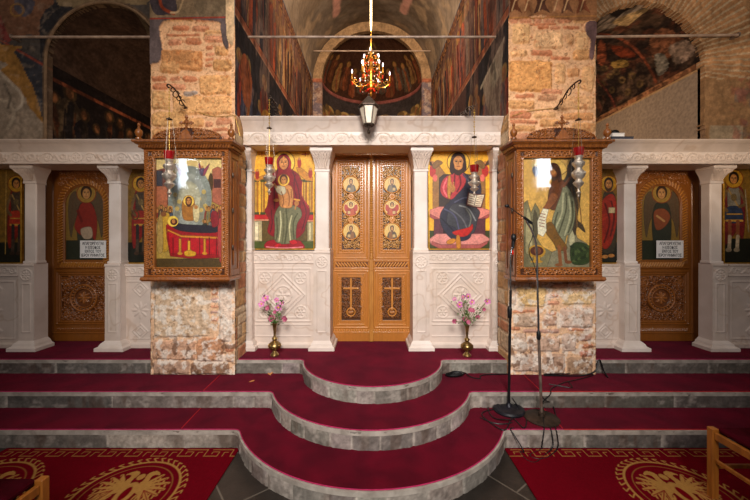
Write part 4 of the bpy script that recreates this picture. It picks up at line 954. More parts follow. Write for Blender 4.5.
def saint(kind):
    def p(cv):
        # generic standing saint in a 36 x 212 frame (units set by org)
        cv.rect(-60, -20, 96, 240, '#8a6c2c'); cv.rect(-60, 165, 96, 240, '#26281a')
        def S(x, y): return (x, y)
        if kind in ('spear', 'sword', 'soldier'):
            red = {'spear': '#8c2c1c', 'sword': '#8c2820', 'soldier': '#7c2c2c'}[kind]
            cv.poly([(4, 60), (18, 50), (34, 60), (38, 110), (34, 165), (24, 150), (16, 160), (2, 178), (-2, 130)], red)
            cv.poly([(8, 58), (18, 52), (28, 58), (29, 98), (18, 104), (8, 98)], '#5c4c3c' if kind != 'soldier' else '#8a8478'); 
            cv.line([(9, 60), (27, 98)], 3, '#a88c58'); cv.line([(8, 97), (29, 97)], 3, '#a88c58'); cv.ell(18, 76, 6, 7, '#7c6a48')
            cv.poly([(6, 98), (30, 98), (33, 128), (4, 128)], {'spear': '#b0442c', 'sword': '#9a3a2c', 'soldier': '#3c4860'}[kind]); cv.line([(5, 126), (33, 126)], 4, '#c09848'); cv.line([(6, 112), (32, 112)], 2.5, '#c09848')
            for sx in (11, 25):
                cv.line([(sx, 128), (sx, 165)], 7, '#3c3834' if kind != 'soldier' else '#8c5c3c'); cv.line([(sx, 160), (sx-1, 186)], 7, '#5c4a3c' if kind != 'soldier' else '#b8a890'); cv.ell(sx-2, 189, 6, 4, '#4c3828' if kind != 'soldier' else '#a89880')
            cv.line([(6, 62), (-2, 90), (6, 105)], 6, '#7c6444', sm=True); cv.line([(29, 62), (38, 88), (28, 96)], 6, '#7c6444', sm=True)
            if kind == 'spear': cv.line([(-4, 8), (-6, 190)], 2, '#b89858'); 
            if kind == 'sword': cv.line([(36, 70), (28, 130)], 2.6, '#b0a890'); cv.ell(6, 104, 9, 12, '#6c4c2c', ring=.7)
            if kind == 'soldier': cv.line([(38, 60), (44, 150)], 2, '#9c9078')
        else:
            cv.poly([(6, 62), (18, 52), (32, 62), (36, 110), (33, 175), (20, 188), (4, 182), (2, 120)], '#4c4434'); cv.poly([(3, 75), (22, 58), (34, 72), (36, 120), (22, 170), (6, 178), (-2, 150), (2, 110)], '#a03a24')
            for q in ([(10, 80), (20, 120), (8, 165)], [(24, 75), (30, 110), (22, 150)]): cv.line(q, 4, '#6c2014', sm=True)
            cv.ell(10, 196, 7, 4, SK); cv.ell(24, 194, 7, 4, SK); cv.rect(18, 88, 32, 100, '#c8b890')
        face(cv, 18, 36, 11, '#b8902e', '#33200f', '#5c4028' if kind == 'apostle' else None, hr=1.7)
        cv.noise(.3, 3, 3).noise(.25, 1, 5)
    return p
def p_angel(cv):
    cv.rect(-5, -5, 90, 180, '#8a6c30')
    # author frame 0..78 x 0..150
    cv.rect(-5, 118, 90, 180, '#2c3020')
    for s_ in (-1, 1): cv.poly([(39+s_*8, 40), (39+s_*22, 22), (39+s_*33, 36), (39+s_*35, 70), (39+s_*30, 112), (39+s_*24, 84), (39+s_*14, 62)], '#5c4a34'); cv.line([(39+s_*26, 40), (39+s_*29, 90)], 3, '#5c4630'); cv.line([(39+s_*20, 50), (39+s_*24, 80)], 3, '#5c4630')
    cv.poly([(25, 50), (39, 42), (53, 50), (58, 85), (54, 132), (39, 138), (25, 132), (20, 85)], '#3a3a2c')
    return cv
def p_angel_red(cv):
    p_angel(cv); cv.poly([(27, 48), (39, 42), (52, 50), (60, 80), (56, 118), (44, 100), (30, 108), (16, 92), (22, 66)], '#8c2a1e'); cv.poly([(28, 96), (48, 92), (50, 112), (34, 114)], '#b49c80'); face(cv, 39, 26, 12, '#a07c34', '#3a2412', hr=1.6); cv.line([(22, 60), (30, 80)], 5, '#6c1c14')
def p_angel_green(cv):
    p_angel(cv); cv.poly([(27, 50), (39, 42), (53, 50), (58, 85), (54, 132), (39, 138), (25, 132), (20, 85)], '#33362a'); cv.poly([(24, 62), (44, 56), (56, 72), (44, 92), (28, 96)], '#8a4a2c'); cv.line([(30, 70), (44, 80)], 4, '#c09058'); face(cv, 39, 26, 12, '#a07c34', '#3a2412', hr=1.6)
Yi = 3.89
icon(252.5, 313.5, 151, 248.5, Yi, p_virgin, 'gold-ground icon of a haloed woman in red holding a child on a throne', (240, 140, 4.35))
icon(429.5, 490.5, 150.5, 248.5, Yi, p_christ, 'gold-ground icon of a bearded haloed figure seated with an open book', (425, 140, 4.35))
def side_icon(x0, x1, xs, kind, label):                # xs = px where the saint's frame begins
    icon(x0, x1, 167.5, 262.5, 3.91, saint(kind), label, xs if isinstance(xs, tuple) else (xs, 167.5, 2.2), .3, bg='#a88430', gain=1.0)
side_icon(-20, 21, 8, 'spear', 'icon of a haloed saint in red cloak with a spear at the far left edge')
side_icon(126.5, 160, 132.5, 'sword', 'icon of an armoured saint with a sword, partly behind the left glazed case')
side_icon(588, 622, 600.5, 'apostle', 'icon of a bearded saint in orange-red robe, partly behind the right glazed case')
side_icon(724, 768, (723.5, 162, 1.75, 2.15), 'soldier', 'icon of a soldier saint in blue kilt and white boots at the far right edge')
b = MB()
for a_, c_ in ((124, 130), (616, 624)): pass
# ================================================================ SIDE DOORS
def scroll_fill(cv, x0, x1, y0, y1, h, w, cols, rs, R=3.0, jit=.3, skip=None):
    y = y0+R; row = 0
    while y < y1-R*.3:
        x = x0+R*(1 if row % 2 == 0 else 1.8)
        while x < x1-R*.3:
            if skip is None or not skip(x, y):
                sg = 1 if (row+int(x/R)) % 2 else -1
                spiral(cv, x, y, R, w, h, rs.rand()*6.3, 1.2, sg, cols)
                for k in range(3):
                    a = rs.rand()*6.3; cv.ell(x+R*.95*math.cos(a), y+R*.95*math.sin(a), R*.42, R*.2, cols, h*.9, rot=a+.6, dome=True)
            x += R*2.05
        y += R*1.8; row += 1
def side_door(paint, label, ilabel, xc, mirror, seed):
    """authored in px for a door whose axis is at px 84; shifted to xc"""
    Y = 4.09; k = Y/F; dx = xc-84
    t = thing('sanctuary_door', P(xc, 341.5, Y)); tag(t, label, 'door', kind='thing')
    x0, x1 = 46.5+dx, 121.5+dx; wc = '#8a5019'
    cv = Cv(x0, x1, 168, 341, .3, wc, lambda p: (p[0]+dx, p[1])); rs = np.random.RandomState(seed)
    ctr = 84
    # arched rope frame and opening for the icon
    def arch(r, yb, yt, n=22): cy = yt+r; return [(ctr-r, yb)]+[(ctr-r*math.cos(PI*i/n), cy-r*math.sin(PI*i/n)*1.0) for i in range(n+1)]+[(ctr+r, yb)]
    scroll_fill(cv, 58, 110, 171, 200, .010, .9, '#94581f', rs, 2.6, skip=lambda x, y: (abs(x-84) < 25 and y > 196) or math.hypot(x-84, (y-204)) < 27.5)
    cv.line(arch(25.5, 263.5, 178.5), 1.2, None, .016); cv.line(arch(20.0, 263.5, 184), 1.2, None, .014)
    A = arch(22.8, 262, 181.3); pr = [np.array(p) for p in A]; L_ = 0
    for i in range(1, len(pr)):
        d = np.linalg.norm(pr[i]-pr[i-1]); n = max(1, int(round(d/2.6))) 
        for q in range(n):
            c = pr[i-1]+(pr[i]-pr[i-1])*(q+.5)/n; tt = (pr[i]-pr[i-1])/d; nn = np.array([-tt[1], tt[0]])
            cv.line([c-nn*1.9-tt*1.0, c+nn*1.9+tt*1.0], 1.7, '#b4762e', .020)
    for q in range(18): x = 62+q*2.55; cv.line([(x-1.0, 266.2), (x+1.0, 262.8)], 1.7, '#b4762e', .018)
    cv.line([(57.5, 267.6), (110.5, 267.6)], 1, None, .016); cv.line([(53, 170), (53, 340)], .8, None, -.008); cv.line([(115, 170), (115, 340)], .8, None, -.008); cv.line([(53, 269.5), (115, 269.5)], .8, None, -.008)
    # lower carved square
    for i, h in ((0, .014), (2.2, .010)):
        cv.line([(57+i, 271.5+i), (111-i, 271.5+i), (111-i, 324-i), (57+i, 324-i), (57+i, 271.5+i)], 1.3, None, h)
    cv.rect(61, 276, 107, 320, '#5c3010', -.008)
    scroll_fill(cv, 61.5, 106.5, 276.5, 319.5, .010, .95, '#8a4e1a', rs, 2.7, skip=lambda x, y: math.hypot(x-84, y-298) < 14)
    for r_, w_, h_ in ((13, 1.6, .018), (9.5, 1.0, .012)): cv.line([(84+r_*math.cos(a), 298+r_*math.sin(a)) for a in np.linspace(0, 2*PI, 40)], w_, '#98591f', h_)
    for q in range(24): a = q*PI/12; cv.ell(84+11.3*math.cos(a), 298+11.3*math.sin(a), .9, .9, '#98591f', .014, dome=True)
    cv.ell(84, 298, 8, 8, '#6c3a14'); rosette(cv, 84, 298, 7.5, .014, 8, False, '#98591f'); cv.line([(80, 298), (88, 298)], 1.2, '#a0622a', .016); cv.line([(84, 293), (84, 303)], 1.2, '#a0622a', .016)
    for sx in (-1, 1):
        for sy in (-1, 1): rosette(cv, 84+sx*17.5, 298+sy*16, 4.2, .013, 6, True, '#98591f')
    for q in range(24): x = 58+q*2.25; cv.line([(x-.8, 331), (x+.8, 328.6)], 1.3, '#8c5220', .012)
    cv.line([(53, 333), (115, 333)], 1, None, .012)
    ap = arch(18.8, 259.5, 186); q_ = np.array([cv.t(p) for p in ap]); mk = cv.inpoly((slice(None), slice(None)), q_); cv.K = ~mk
    cv.noise(.1, 20, 3).noise(.1, 2, 5)
    cv.build('carved_leaf', facing(Y), woodD, t, thick=.045)
    # icon behind the arched opening
    c2 = Cv(ctr-19.5, ctr+19.5, 185, 260.5, .32, '#5c4c28', (ctr-18.5, 180, 1.95)); c2.U0 = 0
    c2.ol = .5; paint(c2); c2.ol = 0; c2.noise(.25, 1.5, 4)
    o = c2.build('arched_icon', lambda U, V, H: ((U+dx-CX)*k, Y+.012-H, EH+(CY-V)*k), paintM, t, thick=.02); o['label'] = ilabel
    b = MB(); b.box((x0-CX)*k-.03, (x0-CX)*k, Y-.01, Y+.05, Z3, 2.5, .004); b.box((x1-CX)*k, (x1-CX)*k+.03, Y-.01, Y+.05, Z3, 2.5, .004); b.box((x0-CX)*k-.03, (x1-CX)*k+.03, Y-.02, Y+.05, EH+(CY-168)*k, EH+(CY-168)*k+.05, .004)
    b.build('door_jamb', darkwoodM, t, smooth=False)
    b = MB(); xk = (115.5+dx-CX)*k if dx < 100 else (52.5+dx-CX)*k; b.torus((xk, Y-.03, EH-.38), .03, .006, 'y'); b.lathe([(.012, 0), (.012, .03)], (xk, Y-.02, EH-.36), 10); b.build('ring_handle', bronzeM, t)
    return t
side_door(p_angel_red, 'dark carved side door with red-cloaked angel and paper notice, left of the sanctuary', 'arched icon of a winged angel in red', 84, 1, 3)
side_door(p_angel_green, 'dark carved side door with dark-robed angel and paper notice, right of the sanctuary', 'arched icon of a winged angel in dark robe', 661, -1, 8)
def notice(x0, y0, w, h, label):
    Y = 4.066; k = Y/F
    t = thing('paper_notice', P(x0+w/2, y0+h, Y)); tag(t, label, 'notice')
    b = MB(); b.box((x0-CX)*k, (x0+w-CX)*k, Y, Y+.003, EH+(CY-y0-h)*k, EH+(CY-y0)*k); b.build('sheet', paperM, t, smooth=False)
    lines = ['ΑΠΑΓΟΡΕΥΕΤΑΙ', 'Η ΕΙΣΟΔΟΣ', 'ΕΝΤΟΣ ΤΟΥ', 'ΙΕΡΟΥ ΒΗΜΑΤΟΣ']
    cu = bpy.data.curves.new('notice_text', 'FONT'); cu.body = '\n'.join(lines); cu.align_x = 'CENTER'; cu.size = .047; cu.extrude = .0006; cu.offset = .0006; cu.space_line = 1.0
    cu.materials.append(inkM); o = bpy.data.objects.new('lettering', cu); C.objects.link(o); o.parent = t
    o.location = Vector(((x0+w/2-CX)*k, Y-.001, EH+(CY-y0-4.3)*k))-WL[t.name]; o.rotation_euler = (PI/2, 0, 0); o.scale = (.72, 1, 1)
    me = bpy.data.meshes.new_from_object(o); o2 = bpy.data.objects.new('lettering', me); C.objects.link(o2); o2.parent = t; o2.location = o.location; o2.rotation_euler = o.rotation_euler; o2.scale = o.scale; bpy.data.objects.remove(o); o2.name = 'lettering'
    c = MB(); c.box((x0+w/2-CX)*k-.03, (x0+w/2-CX)*k+.03, Y-.001, Y+.001, EH+(CY-y0)*k-.008, EH+(CY-y0)*k+.012); 
notice(80, 240.5, 26, 17.5, 'white paper notice in Greek capitals taped to the left-hand side door')
notice(656.5, 240.5, 27, 17.5, 'white paper notice in Greek capitals taped to the right-hand side door')
# ================================================================ ROYAL DOORS
def royal():
    Y = 4.10; k = Y/F; t = thing('royal_door', P(351.5, 341.5, Y)); tag(t, 'left leaf of the carved honey-oak royal doors with three round icons', 'door', 'royal door leaves', kind='thing')
    x0, x1 = 332, 371.6; wc = '#b4712c'; hi = '#c58238'; cv = Cv(x0, x1, 156.5, 341.5, .21, wc); rs = np.random.RandomState(5); c = 351.0
    def frame(a, b, y0, y1, w, h, col=hi): cv.line([(a, y0), (b, y0), (b, y1), (a, y1), (a, y0)], w, col, h)
    frame(335, 367, 159, 258, 1.2, .008); frame(338.2, 363.8, 162, 253, .9, .010)
    for q in range(34):                                # beaded inner moulding
        for x in (340.4, 361.6): cv.ell(x, 165+q*2.57, .8, .8, hi, .010, dome=True)
    for q in range(8):
        for y in (164.4, 251): cv.ell(342.6+q*2.4, y, .8, .8, hi, .010, dome=True)
    cv.rect(342, 166.5, 360, 249.5, '#4a2a10', -.012)
    scroll_fill(cv, 342.2, 359.8, 166.8, 249.4, .004, .8, '#c08a44', rs, 2.05, skip=lambda x, y: any(math.hypot(x-c, y-yy) < 8.6 for yy in (184.7, 208, 231.4)))
    for yy in (184.7, 208, 231.4):
        cv.ell(c, yy, 9.0, 9.0, wc, .002); cv.line([(c+8.4*math.cos(a), yy+8.4*math.sin(a)) for a in np.linspace(0, 2*PI, 40)], 1.3, hi, .014)
    for yy in (196.4, 219.7): cv.ell(c, yy, 3, 3, hi, .008); rosette(cv, c, yy, 2.6, .013, 6, False, hi)
    # strip of slanting leaves
    frame(334, 369.5, 260.5, 268.5, .8, .009); cv.rect(335.5, 262, 368, 267.2, '#6c3c14', -.006)
    for q in range(11): x = 337+q*2.9; cv.line([(x-1.2, 263), (x+1.6, 266.3)], 1.5, hi, .007)
    # lower panel with the cross
    frame(333.6, 368.4, 271, 327.5, 1.2, .009); frame(337.2, 364.8, 274, 324.5, .9, .011)
    for q in range(19):
        for x in (339.4, 362.6): cv.line([(x-.5, 277.5+q*2.5), (x+.5, 279+q*2.5)], .8, hi, .009)
    cv.rect(341.5, 277.5, 360.5, 320.5, '#4a2a10', -.012)
    scroll_fill(cv, 341.8, 360.2, 278, 320, .002, .75, '#7c481c', rs, 2.2)
    cv.line([(c, 279), (c, 312)], 1.9, hi, .012, flat=True); cv.line([(344, 288.3), (358, 288.3)], 1.9, hi, .012, flat=True)
    cv.line([(c+4*math.cos(a), 312+4*math.sin(a)) for a in np.linspace(0, 2*PI, 30)], 1.3, hi, .014); cv.ell(c, 312, 2.4, 2.4, '#8c5420', .008); cv.line([(c-2.5, 312), (c+2.5, 312)], .8, hi, .012)
    for q in range(15): x = 334.5+q*2.45; cv.ell(x, 330.4, .95, .8, hi, .010, dome=True)
    cv.line([(333, 332.2), (370, 332.2)], .8, hi, .01)
    cv.noise(.12, 14, 3).noise(.08, 1.5, 5)
    cv.build('carved_leaf', facing(Y), woodC, t, thick=.04)
    for i, yy in enumerate((184.7, 208, 231.4)):
        c2 = Cv(c-8, c+8, yy-8, yy+8, .22, '#dcb868'); rr = np.hypot(c2.U-c, c2.V-yy); c2.K = rr < 7.9
        robe = ['#4a4238', '#9a3020', '#5c4c38'][i]; robe2 = ['#7c6a50', '#b8502c', '#8a5c34'][i]
        if i == 1:
            for s_ in (-1, 1): c2.poly([(c+s_*2, yy-1), (c+s_*6, yy-3.5), (c+s_*6.5, yy+2), (c+s_*3, yy+4)], '#b03828')
        c2.poly([(c-4.6, yy+8.5), (c-4, yy+1.8), (c-1.5, yy-.2), (c+1.5, yy-.2), (c+4, yy+1.8), (c+4.6, yy+8.5)], robe); c2.poly([(c-1, yy+8), (c+.5, yy+1), (c+3, yy+2), (c+2.5, yy+8)], robe2)
        face(c2, c, yy-3, 2.3, '#e4c47c', '#3c2414', '#5c4030' if i != 1 else None, hr=1.6); c2.rect(c-3.2, yy+3, c-.6, yy+6, '#c8a870')
        o = c2.build('round_icon', facing(Y-.004), paintM, t, thick=.01)
    return t
rl = royal(); rr_ = mirror_x(rl, -.0055); rr_['label'] = 'right leaf of the carved honey-oak royal doors with three round icons'
for ch in rr_.children:
    if ch.name.startswith('round_icon'): pass
# centre stile (moves with the right leaf) and the lintel
Y = 4.05; k = Y/F; b = MB(); xs = (371.3-CX)*k
b.box(xs-.026, xs+.026, Y-.0, Y+.05, Z3+.01, EH+(CY-260)*k, .004); b.box(xs-.024, xs+.024, Y-.005, Y+.05, EH+(CY-271)*k, EH+(CY-259)*k, .004); b.box(xs-.026, xs+.026, Y-.005, Y+.05, Z3+.01, EH+(CY-330)*k, .004)
b.box(xs-.026, xs+.026, Y+.012, Y+.05, EH+(CY-260)*k, EH+(CY-157)*k); b.lathe([(.022, 0), (.024, .02), (.018, .04)]+[(.015+.006*(i % 2), .04+i*.0139) for i in range(1, 80)]+[(.014, 1.16), (.024, 1.18), (.016, 1.20), (.026, 1.225), (.012, 1.245), (.004, 1.26)], (xs, Y+.005, EH+(CY-259)*k), 12)
st = b.build('center_stile', oakM, None); WLr = WL[st.name]
st.parent = rr_; st.location = WLr-rr_.location; tag(st)
k = 4.1/F; b = MB(); b.box((331.5-CX)*k, (412-CX)*k, 4.07, 4.16, EH+(CY-156.3)*k, 2.72, .004); b.box((331.5-CX)*k, (412-CX)*k, 4.05, 4.10, EH+(CY-156.8)*k, EH+(CY-155)*k, .003); 
tag(b.build('door_lintel_board', oakM, smooth=False), 'plain oak lintel board above the royal doors', 'lintel', kind='thing')
# ================================================================ GLAZED ICON CASES
def p_dormition(cv):                                   # author px of the zoom (scale 3.57)
    cv.rect(35, 55, 280, 470, '#a8904c'); cv.rect(35, 60, 280, 140, '#d0bc84')
    cv.poly([(35, 200), (35, 110), (70, 100), (85, 130), (85, 230), (35, 240)], '#7c4a3a', sm=False); cv.rect(40, 110, 62, 170, '#3c3c48'); cv.rect(40, 165, 80, 240, '#a86c4c')
    cv.poly([(240, 220), (240, 105), (260, 95), (278, 105), (278, 240)], '#a86c54', sm=False); cv.ell(235, 150, 9, 32, '#5a4420'); cv.rect(246, 140, 270, 170, '#5a3430')
    cv.ell(160, 210, 78, 118, '#8a9088'); cv.ell(158, 215, 60, 95, '#9ca098'); cv.ell(158, 220, 42, 72, '#b0ae98')
    for x, y in ((108, 215), (122, 240), (205, 230), (215, 255), (115, 265), (200, 270), (210, 205)): cv.ell(x, y, 10, 24, '#8c8c7c'); cv.ell(x, y-20, 8, 8, '#b8a468')
    for s_, x in ((1, 128), (-1, 210)): cv.poly([(x-20*s_, 85), (x+2*s_, 105), (x+18*s_, 80), (x+14*s_, 118), (x, 128), (x-10*s_, 112)], '#8c4458'); cv.poly([(x, 100), (x+16*s_, 110), (x+6*s_, 128)], '#5c5068'); cv.ell(x+6*s_, 96, 5, 5, SK)
    rs = np.random.RandomState(3); rob = ['#8c3a2c', '#4c5a6c', '#8a7a4c', '#5c4438', '#a87444', '#6c7c74', '#b0a078', '#3c4c44']
    for k in range(16):
        x = 48+(k % 4)*14 if k < 8 else 222+(k % 4)*13; y = 255+(k//4 % 2)*35+rs.randint(-6, 6)
        cv.ell(x, y+28, 11, 34, rob[k % 8]); cv.ell(x, y-8, 8.5, 9, '#c89c50'); cv.ell(x, y-8, 5, 7, '#8a5a34')
    for x, y, c in ((44, 250, 0), (58, 240, 3), (74, 248, 5), (90, 252, 1), (50, 285, 6), (228, 245, 2), (244, 238, 1), (258, 246, 4), (270, 240, 0), (236, 285, 5), (252, 290, 3), (214, 290, 7), (76, 290, 4)):
        cv.poly([(x-11, y+50), (x-9, y+14), (x, y+6), (x+9, y+14), (x+11, y+50)], rob[c]); cv.line([(x-3, y+14), (x-5, y+46)], 2.5, rob[(c+3) % 8]); face(cv, x, y, 6.5, '#b89850', '#4c3420', '#5c4028' if c % 2 else None, hr=1.45)
    cv.poly([(62, 270), (85, 262), (92, 310), (85, 390), (52, 392), (45, 330)], '#b8963c'); cv.poly([(46, 290), (60, 268), (64, 390), (44, 392)], '#a89058')
    cv.poly([(135, 215), (155, 205), (172, 212), (185, 260), (180, 285), (140, 285), (132, 250)], '#a87838'); face(cv, 156, 218, 13, '#e0c060', '#5c3418', '#5c3418', hr=1.6)
    cv.poly([(172, 240), (188, 232), (195, 255), (190, 290), (175, 288)], '#c8bc94'); cv.ell(182, 240, 7, 7, '#b0804c')
    cv.poly([(75, 305), (88, 295), (115, 302), (200, 322), (262, 318), (270, 335), (272, 420), (180, 425), (90, 415), (78, 350)], '#9c1824', sm=False)
    cv.poly([(80, 318), (130, 340), (270, 346), (270, 356), (130, 350), (80, 328)], '#c88c34', sm=False); cv.poly([(82, 325), (130, 348), (270, 354), (268, 410), (90, 405)], '#b01c2c', sm=False)
    for x in (100, 125, 160, 195, 230, 255): cv.line([(x, 350), (x, 408)], 4, '#780c1c')
    cv.poly([(100, 285), (130, 300), (250, 308), (252, 330), (150, 328), (100, 312)], '#34303c'); cv.ell(100, 290, 19, 19, '#e0c45c'); cv.ell(103, 292, 13, 12, '#5c2420'); cv.ell(102, 290, 6, 8, SK)
    for x in (125, 213): cv.rect(x-4, 352, x+4, 405, '#c09030'); cv.ell(x, 405, 9, 5, '#c09030')
    cv.poly([(140, 400), (150, 395), (158, 385), (166, 395), (182, 402), (176, 414), (146, 414)], '#c8a030'); cv.rect(153, 360, 161, 395, '#d4a838')
    cv.rect(35, 424, 280, 470, '#5c4a26'); cv.poly([(262, 290), (274, 285), (276, 360), (270, 440), (260, 380)], '#a84c48'); cv.poly([(236, 262), (256, 255), (262, 300), (240, 310)], '#8c2c34'); cv.ell(66, 265, 10, 9, '#8a5c34')
    cv.noise(.15, 1.5, 4)
def p_baptist(cv):                                     # author px, frame of the right case (scale 3.57)
    cv.rect(40, 50, 295, 460, '#c4a25c'); cv.noise(.12, 10, 6)
    cv.poly([(45, 460), (45, 230), (62, 215), (75, 260), (90, 225), (105, 250), (108, 300), (95, 350), (115, 380), (150, 400), (160, 460)], '#807a5c', sm=False)
    cv.poly([(60, 250), (75, 280), (80, 380), (55, 400)], '#a49c78'); cv.poly([(88, 250), (100, 290), (95, 350), (82, 300)], '#5c5640')
    cv.poly([(130, 460), (150, 400), (200, 380), (215, 300), (228, 305), (240, 350), (275, 370), (292, 400), (292, 460)], '#87826a', sm=False); cv.poly([(222, 320), (232, 350), (225, 400), (210, 360)], '#b0ab8c')
    cv.poly([(215, 395), (225, 370), (250, 365), (280, 380), (285, 430), (262, 445), (222, 440)], '#3c4c2c'); 
    for k in range(14): cv.ell(222+(k*23) % 60, 380+(k*17) % 55, 9, 5, ['#2c3c22', '#54623c'][k % 2], rot=k)
    cv.poly([(200, 110), (228, 60), (244, 120), (252, 200), (240, 280), (258, 300), (268, 330), (240, 310), (232, 340), (215, 290), (210, 220), (190, 170)], '#4c4030'); 
    for q in ([(225, 150), (248, 230), (255, 300)], [(218, 170), (235, 250), (240, 310)], [(232, 100), (240, 180), (246, 240)]): cv.line(q, 4, '#7c6038', sm=True)
    cv.ell(160, 112, 44, 44, '#cdae62'); cv.ell(160, 112, 44, 44, '#8c6828', ring=.96)
    cv.poly([(148, 150), (172, 135), (195, 150), (215, 190), (205, 240), (150, 250), (135, 215)], '#6c4428'); cv.poly([(150, 190), (130, 235), (142, 245), (172, 205)], '#8a5a34')
    cv.poly([(195, 160), (225, 200), (232, 270), (218, 330), (200, 345), (192, 400), (165, 390), (155, 340), (150, 290), (165, 240), (180, 200)], '#83846a')
    for q, c in (([(190, 190), (185, 260), (160, 320)], '#a8a688'), ([(210, 200), (215, 270), (195, 340)], '#a8a688'), ([(200, 190), (200, 250), (175, 330)], '#5a5a44'), ([(222, 220), (224, 280), (208, 330)], '#5a5a44'), ([(170, 260), (160, 300), (165, 350)], '#5a5a44')): cv.line(q, 6, c, sm=True)
    cv.poly([(130, 300), (150, 295), (175, 340), (205, 385), (175, 395), (150, 360), (128, 330)], '#7c5c24')
    cv.line([(175, 380), (180, 440)], 12, '#8a5c34'); cv.line([(195, 385), (200, 430)], 11, '#7c5030'); cv.ell(175, 446, 14, 6, '#8a5c34'); cv.ell(208, 436, 12, 6, '#7c5030')
    face(cv, 156, 112, 22, None, '#4c2c1c', '#4c3020', sk='#8c5c38'); cv.poly([(140, 90), (160, 82), (178, 100), (184, 140), (172, 150), (168, 115)], '#4c2c1c')
    cv.line([(192, 165), (222, 125)], 9, '#7c5030'); cv.line([(185, 125), (228, 92)], 2.5, '#5c3c20'); cv.line([(205, 92), (215, 118)], 2.5, '#5c3c20')
    cv.line([(150, 195), (126, 240)], 9, '#8a5a34'); cv.ell(126, 242, 8, 7, '#8a5a34')
    cv.poly([(118, 244), (138, 248), (128, 285), (130, 325), (118, 345), (100, 335), (98, 290)], '#cfcab4', sm=False)
    for k in range(5): cv.line([(108-k, 262+k*11), (126-k, 266+k*11)], 2.5, '#8c4838')
    cv.ell(96, 398, 31, 24, '#b08c34'); cv.ell(96, 396, 24, 17, '#5c3018'); cv.ell(98, 396, 12, 12, '#7c5030'); cv.rect(84, 415, 108, 432, '#b08c34'); cv.ell(95, 434, 22, 5, '#b08c34')
    cv.ell(95, 90, 18, 14, '#b0a070'); cv.ell(98, 85, 10, 10, '#c8a044'); cv.poly([(80, 100), (105, 95), (112, 120), (90, 130)], '#5c6474')
    cv.noise(.12, 1.5, 4)
def glazed_case(sgn, label, paint, ilabel):
    """x measured from the centre line of the front; flank that faces the sanctuary is visible"""
    Yf, Yb = 3.18, 3.42; k = Yf/F
    if sgn < 0: xa, xb, org, ix = 144.0, 228.5, (145, 140, 3.57), (155, 221.5)
    else: xa, xb, org, ix = 516.5, 602, (510, 140, 3.57), (523.5, 591)
    X = lambda x: (x-CX)*k; Z = lambda y: EH+(CY-y)*k
    t = thing('icon_case', (X((xa+xb)/2), (Yf+Yb)/2, Z(281))); tag(t, label, 'icon case')
    iy0, iy1 = 158.5, 267
    cv = Cv(xa, xb, 149, 277, .3, '#804816'); rs = np.random.RandomState(4); hi = '#9c5c24'
    cv.rect(xa+4, 151.5, xb-4, 275, '#46220c', -.009)
    def band(x0, y0, x1, y1, n):
        for i in range(n):
            f = (i+.5)/n; x = x0+(x1-x0)*f; y = y0+(y1-y0)*f; sg = 1 if i % 2 else -1; v = abs(y1-y0) > abs(x1-x0)
            ox, oy = (sg*.7, 0) if v else (0, sg*.7)
            spiral(cv, x+ox, y+oy, 2.7, 1.15, .009, (0 if v else PI/2)+(PI if sg > 0 else 0), 1.1, sg, hi)
            for a in (1.1, 3.2, 5.2): cv.ell(x-ox*2.6+1.2*math.cos(a), y-oy*2.6+1.2*math.sin(a), 1.3, .65, hi, .008, rot=a, dome=True)
    fx0, fx1 = xa+4, xb-4; bw = ix[0]-fx0-1.2
    cy0, cy1 = (151.5+iy0-1)/2, (275+iy1+1)/2
    band(fx0+bw/2, cy0+2, fx0+bw/2, cy1-2, 23); band(fx1-(fx1-ix[1]-1)/2, cy0+2, fx1-(fx1-ix[1]-1)/2, cy1-2, 23)
    band(fx0+3, cy0, fx1-3, cy0, 15); band(fx0+3, cy1, fx1-3, cy1, 15)
    for y0, x0, x1 in ((150.5, xa, xb), (276, xa, xb)): cv.line([(x0, y0), (x1, y0)], 1.6, '#94521f', .006)
    cv.line([(ix[0]-.8, iy0-1), (ix[1]+.8, iy0-1), (ix[1]+.8, iy1+1), (ix[0]-.8, iy1+1), (ix[0]-.8, iy0-1)], 1.3, hi, .010)
    for s_, xx in ((-1, xa+2), (1, xb-2)):              # rope colonnettes on the corners
        for q in range(60): y = 152+q*2.05; cv.line([(xx-1.2, y), (xx+1.2, y+1.3)], 1.2, hi, .012)
    cv.K = ~((cv.U > ix[0]) & (cv.U < ix[1]) & (cv.V > iy0) & (cv.V < iy1))
    cv.noise(.15, 6, 3).noise(.1, 1.2, 4)
    cv.build('carved_frame', facing(Yf), caseC, t, thick=.025)
    # carcass: two flanks with raised panel, back board, top, bottom
    for nm_, xs, sg in (('outer', X(xa if sgn < 0 else xb), -1 if sgn < 0 else 1), ('inner', X(xb if sgn < 0 else xa), 1 if sgn < 0 else -1)):
        b = MB(); x0, x1 = sorted((xs, xs-sg*.02)); b.box(x0, x1, Yf+.02, Yb, Z(277), Z(149))
        o0, o1 = sorted((xs, xs+sg*.008))
        b.box(o0, o1, Yf+.025, Yf+.06, Z(276), Z(150), .002); b.box(o0, o1, Yb-.03, Yb, Z(276), Z(150), .002)
        for za, zb_ in ((150, 156), (270, 276)): b.box(o0, o1, Yf+.06, Yb-.03, Z(zb_), Z(za), .002)
        b.box(o0-.002*(sg < 0), o1+.002*(sg > 0), Yf+.095, Yb-.065, Z(266), Z(160), .003)
        xh = xs+sg*.02
        fl = b.build('side_panel', caseM, t, smooth=False)
        for zz in (176, 212, 250): h = MB(); h.lathe([(.006, 0), (.009, .01), (.009, .035), (.006, .045)], (xs+sg*.010, Yf+.075, Z(zz)), 8); h.build('hinge', bronzeM, fl)
    b = MB(); b.box(X(xa)+.02, X(xb)-.02, Yb-.015, Yb, Z(277), Z(149)); b.build('back_board', caseM, t, smooth=False)
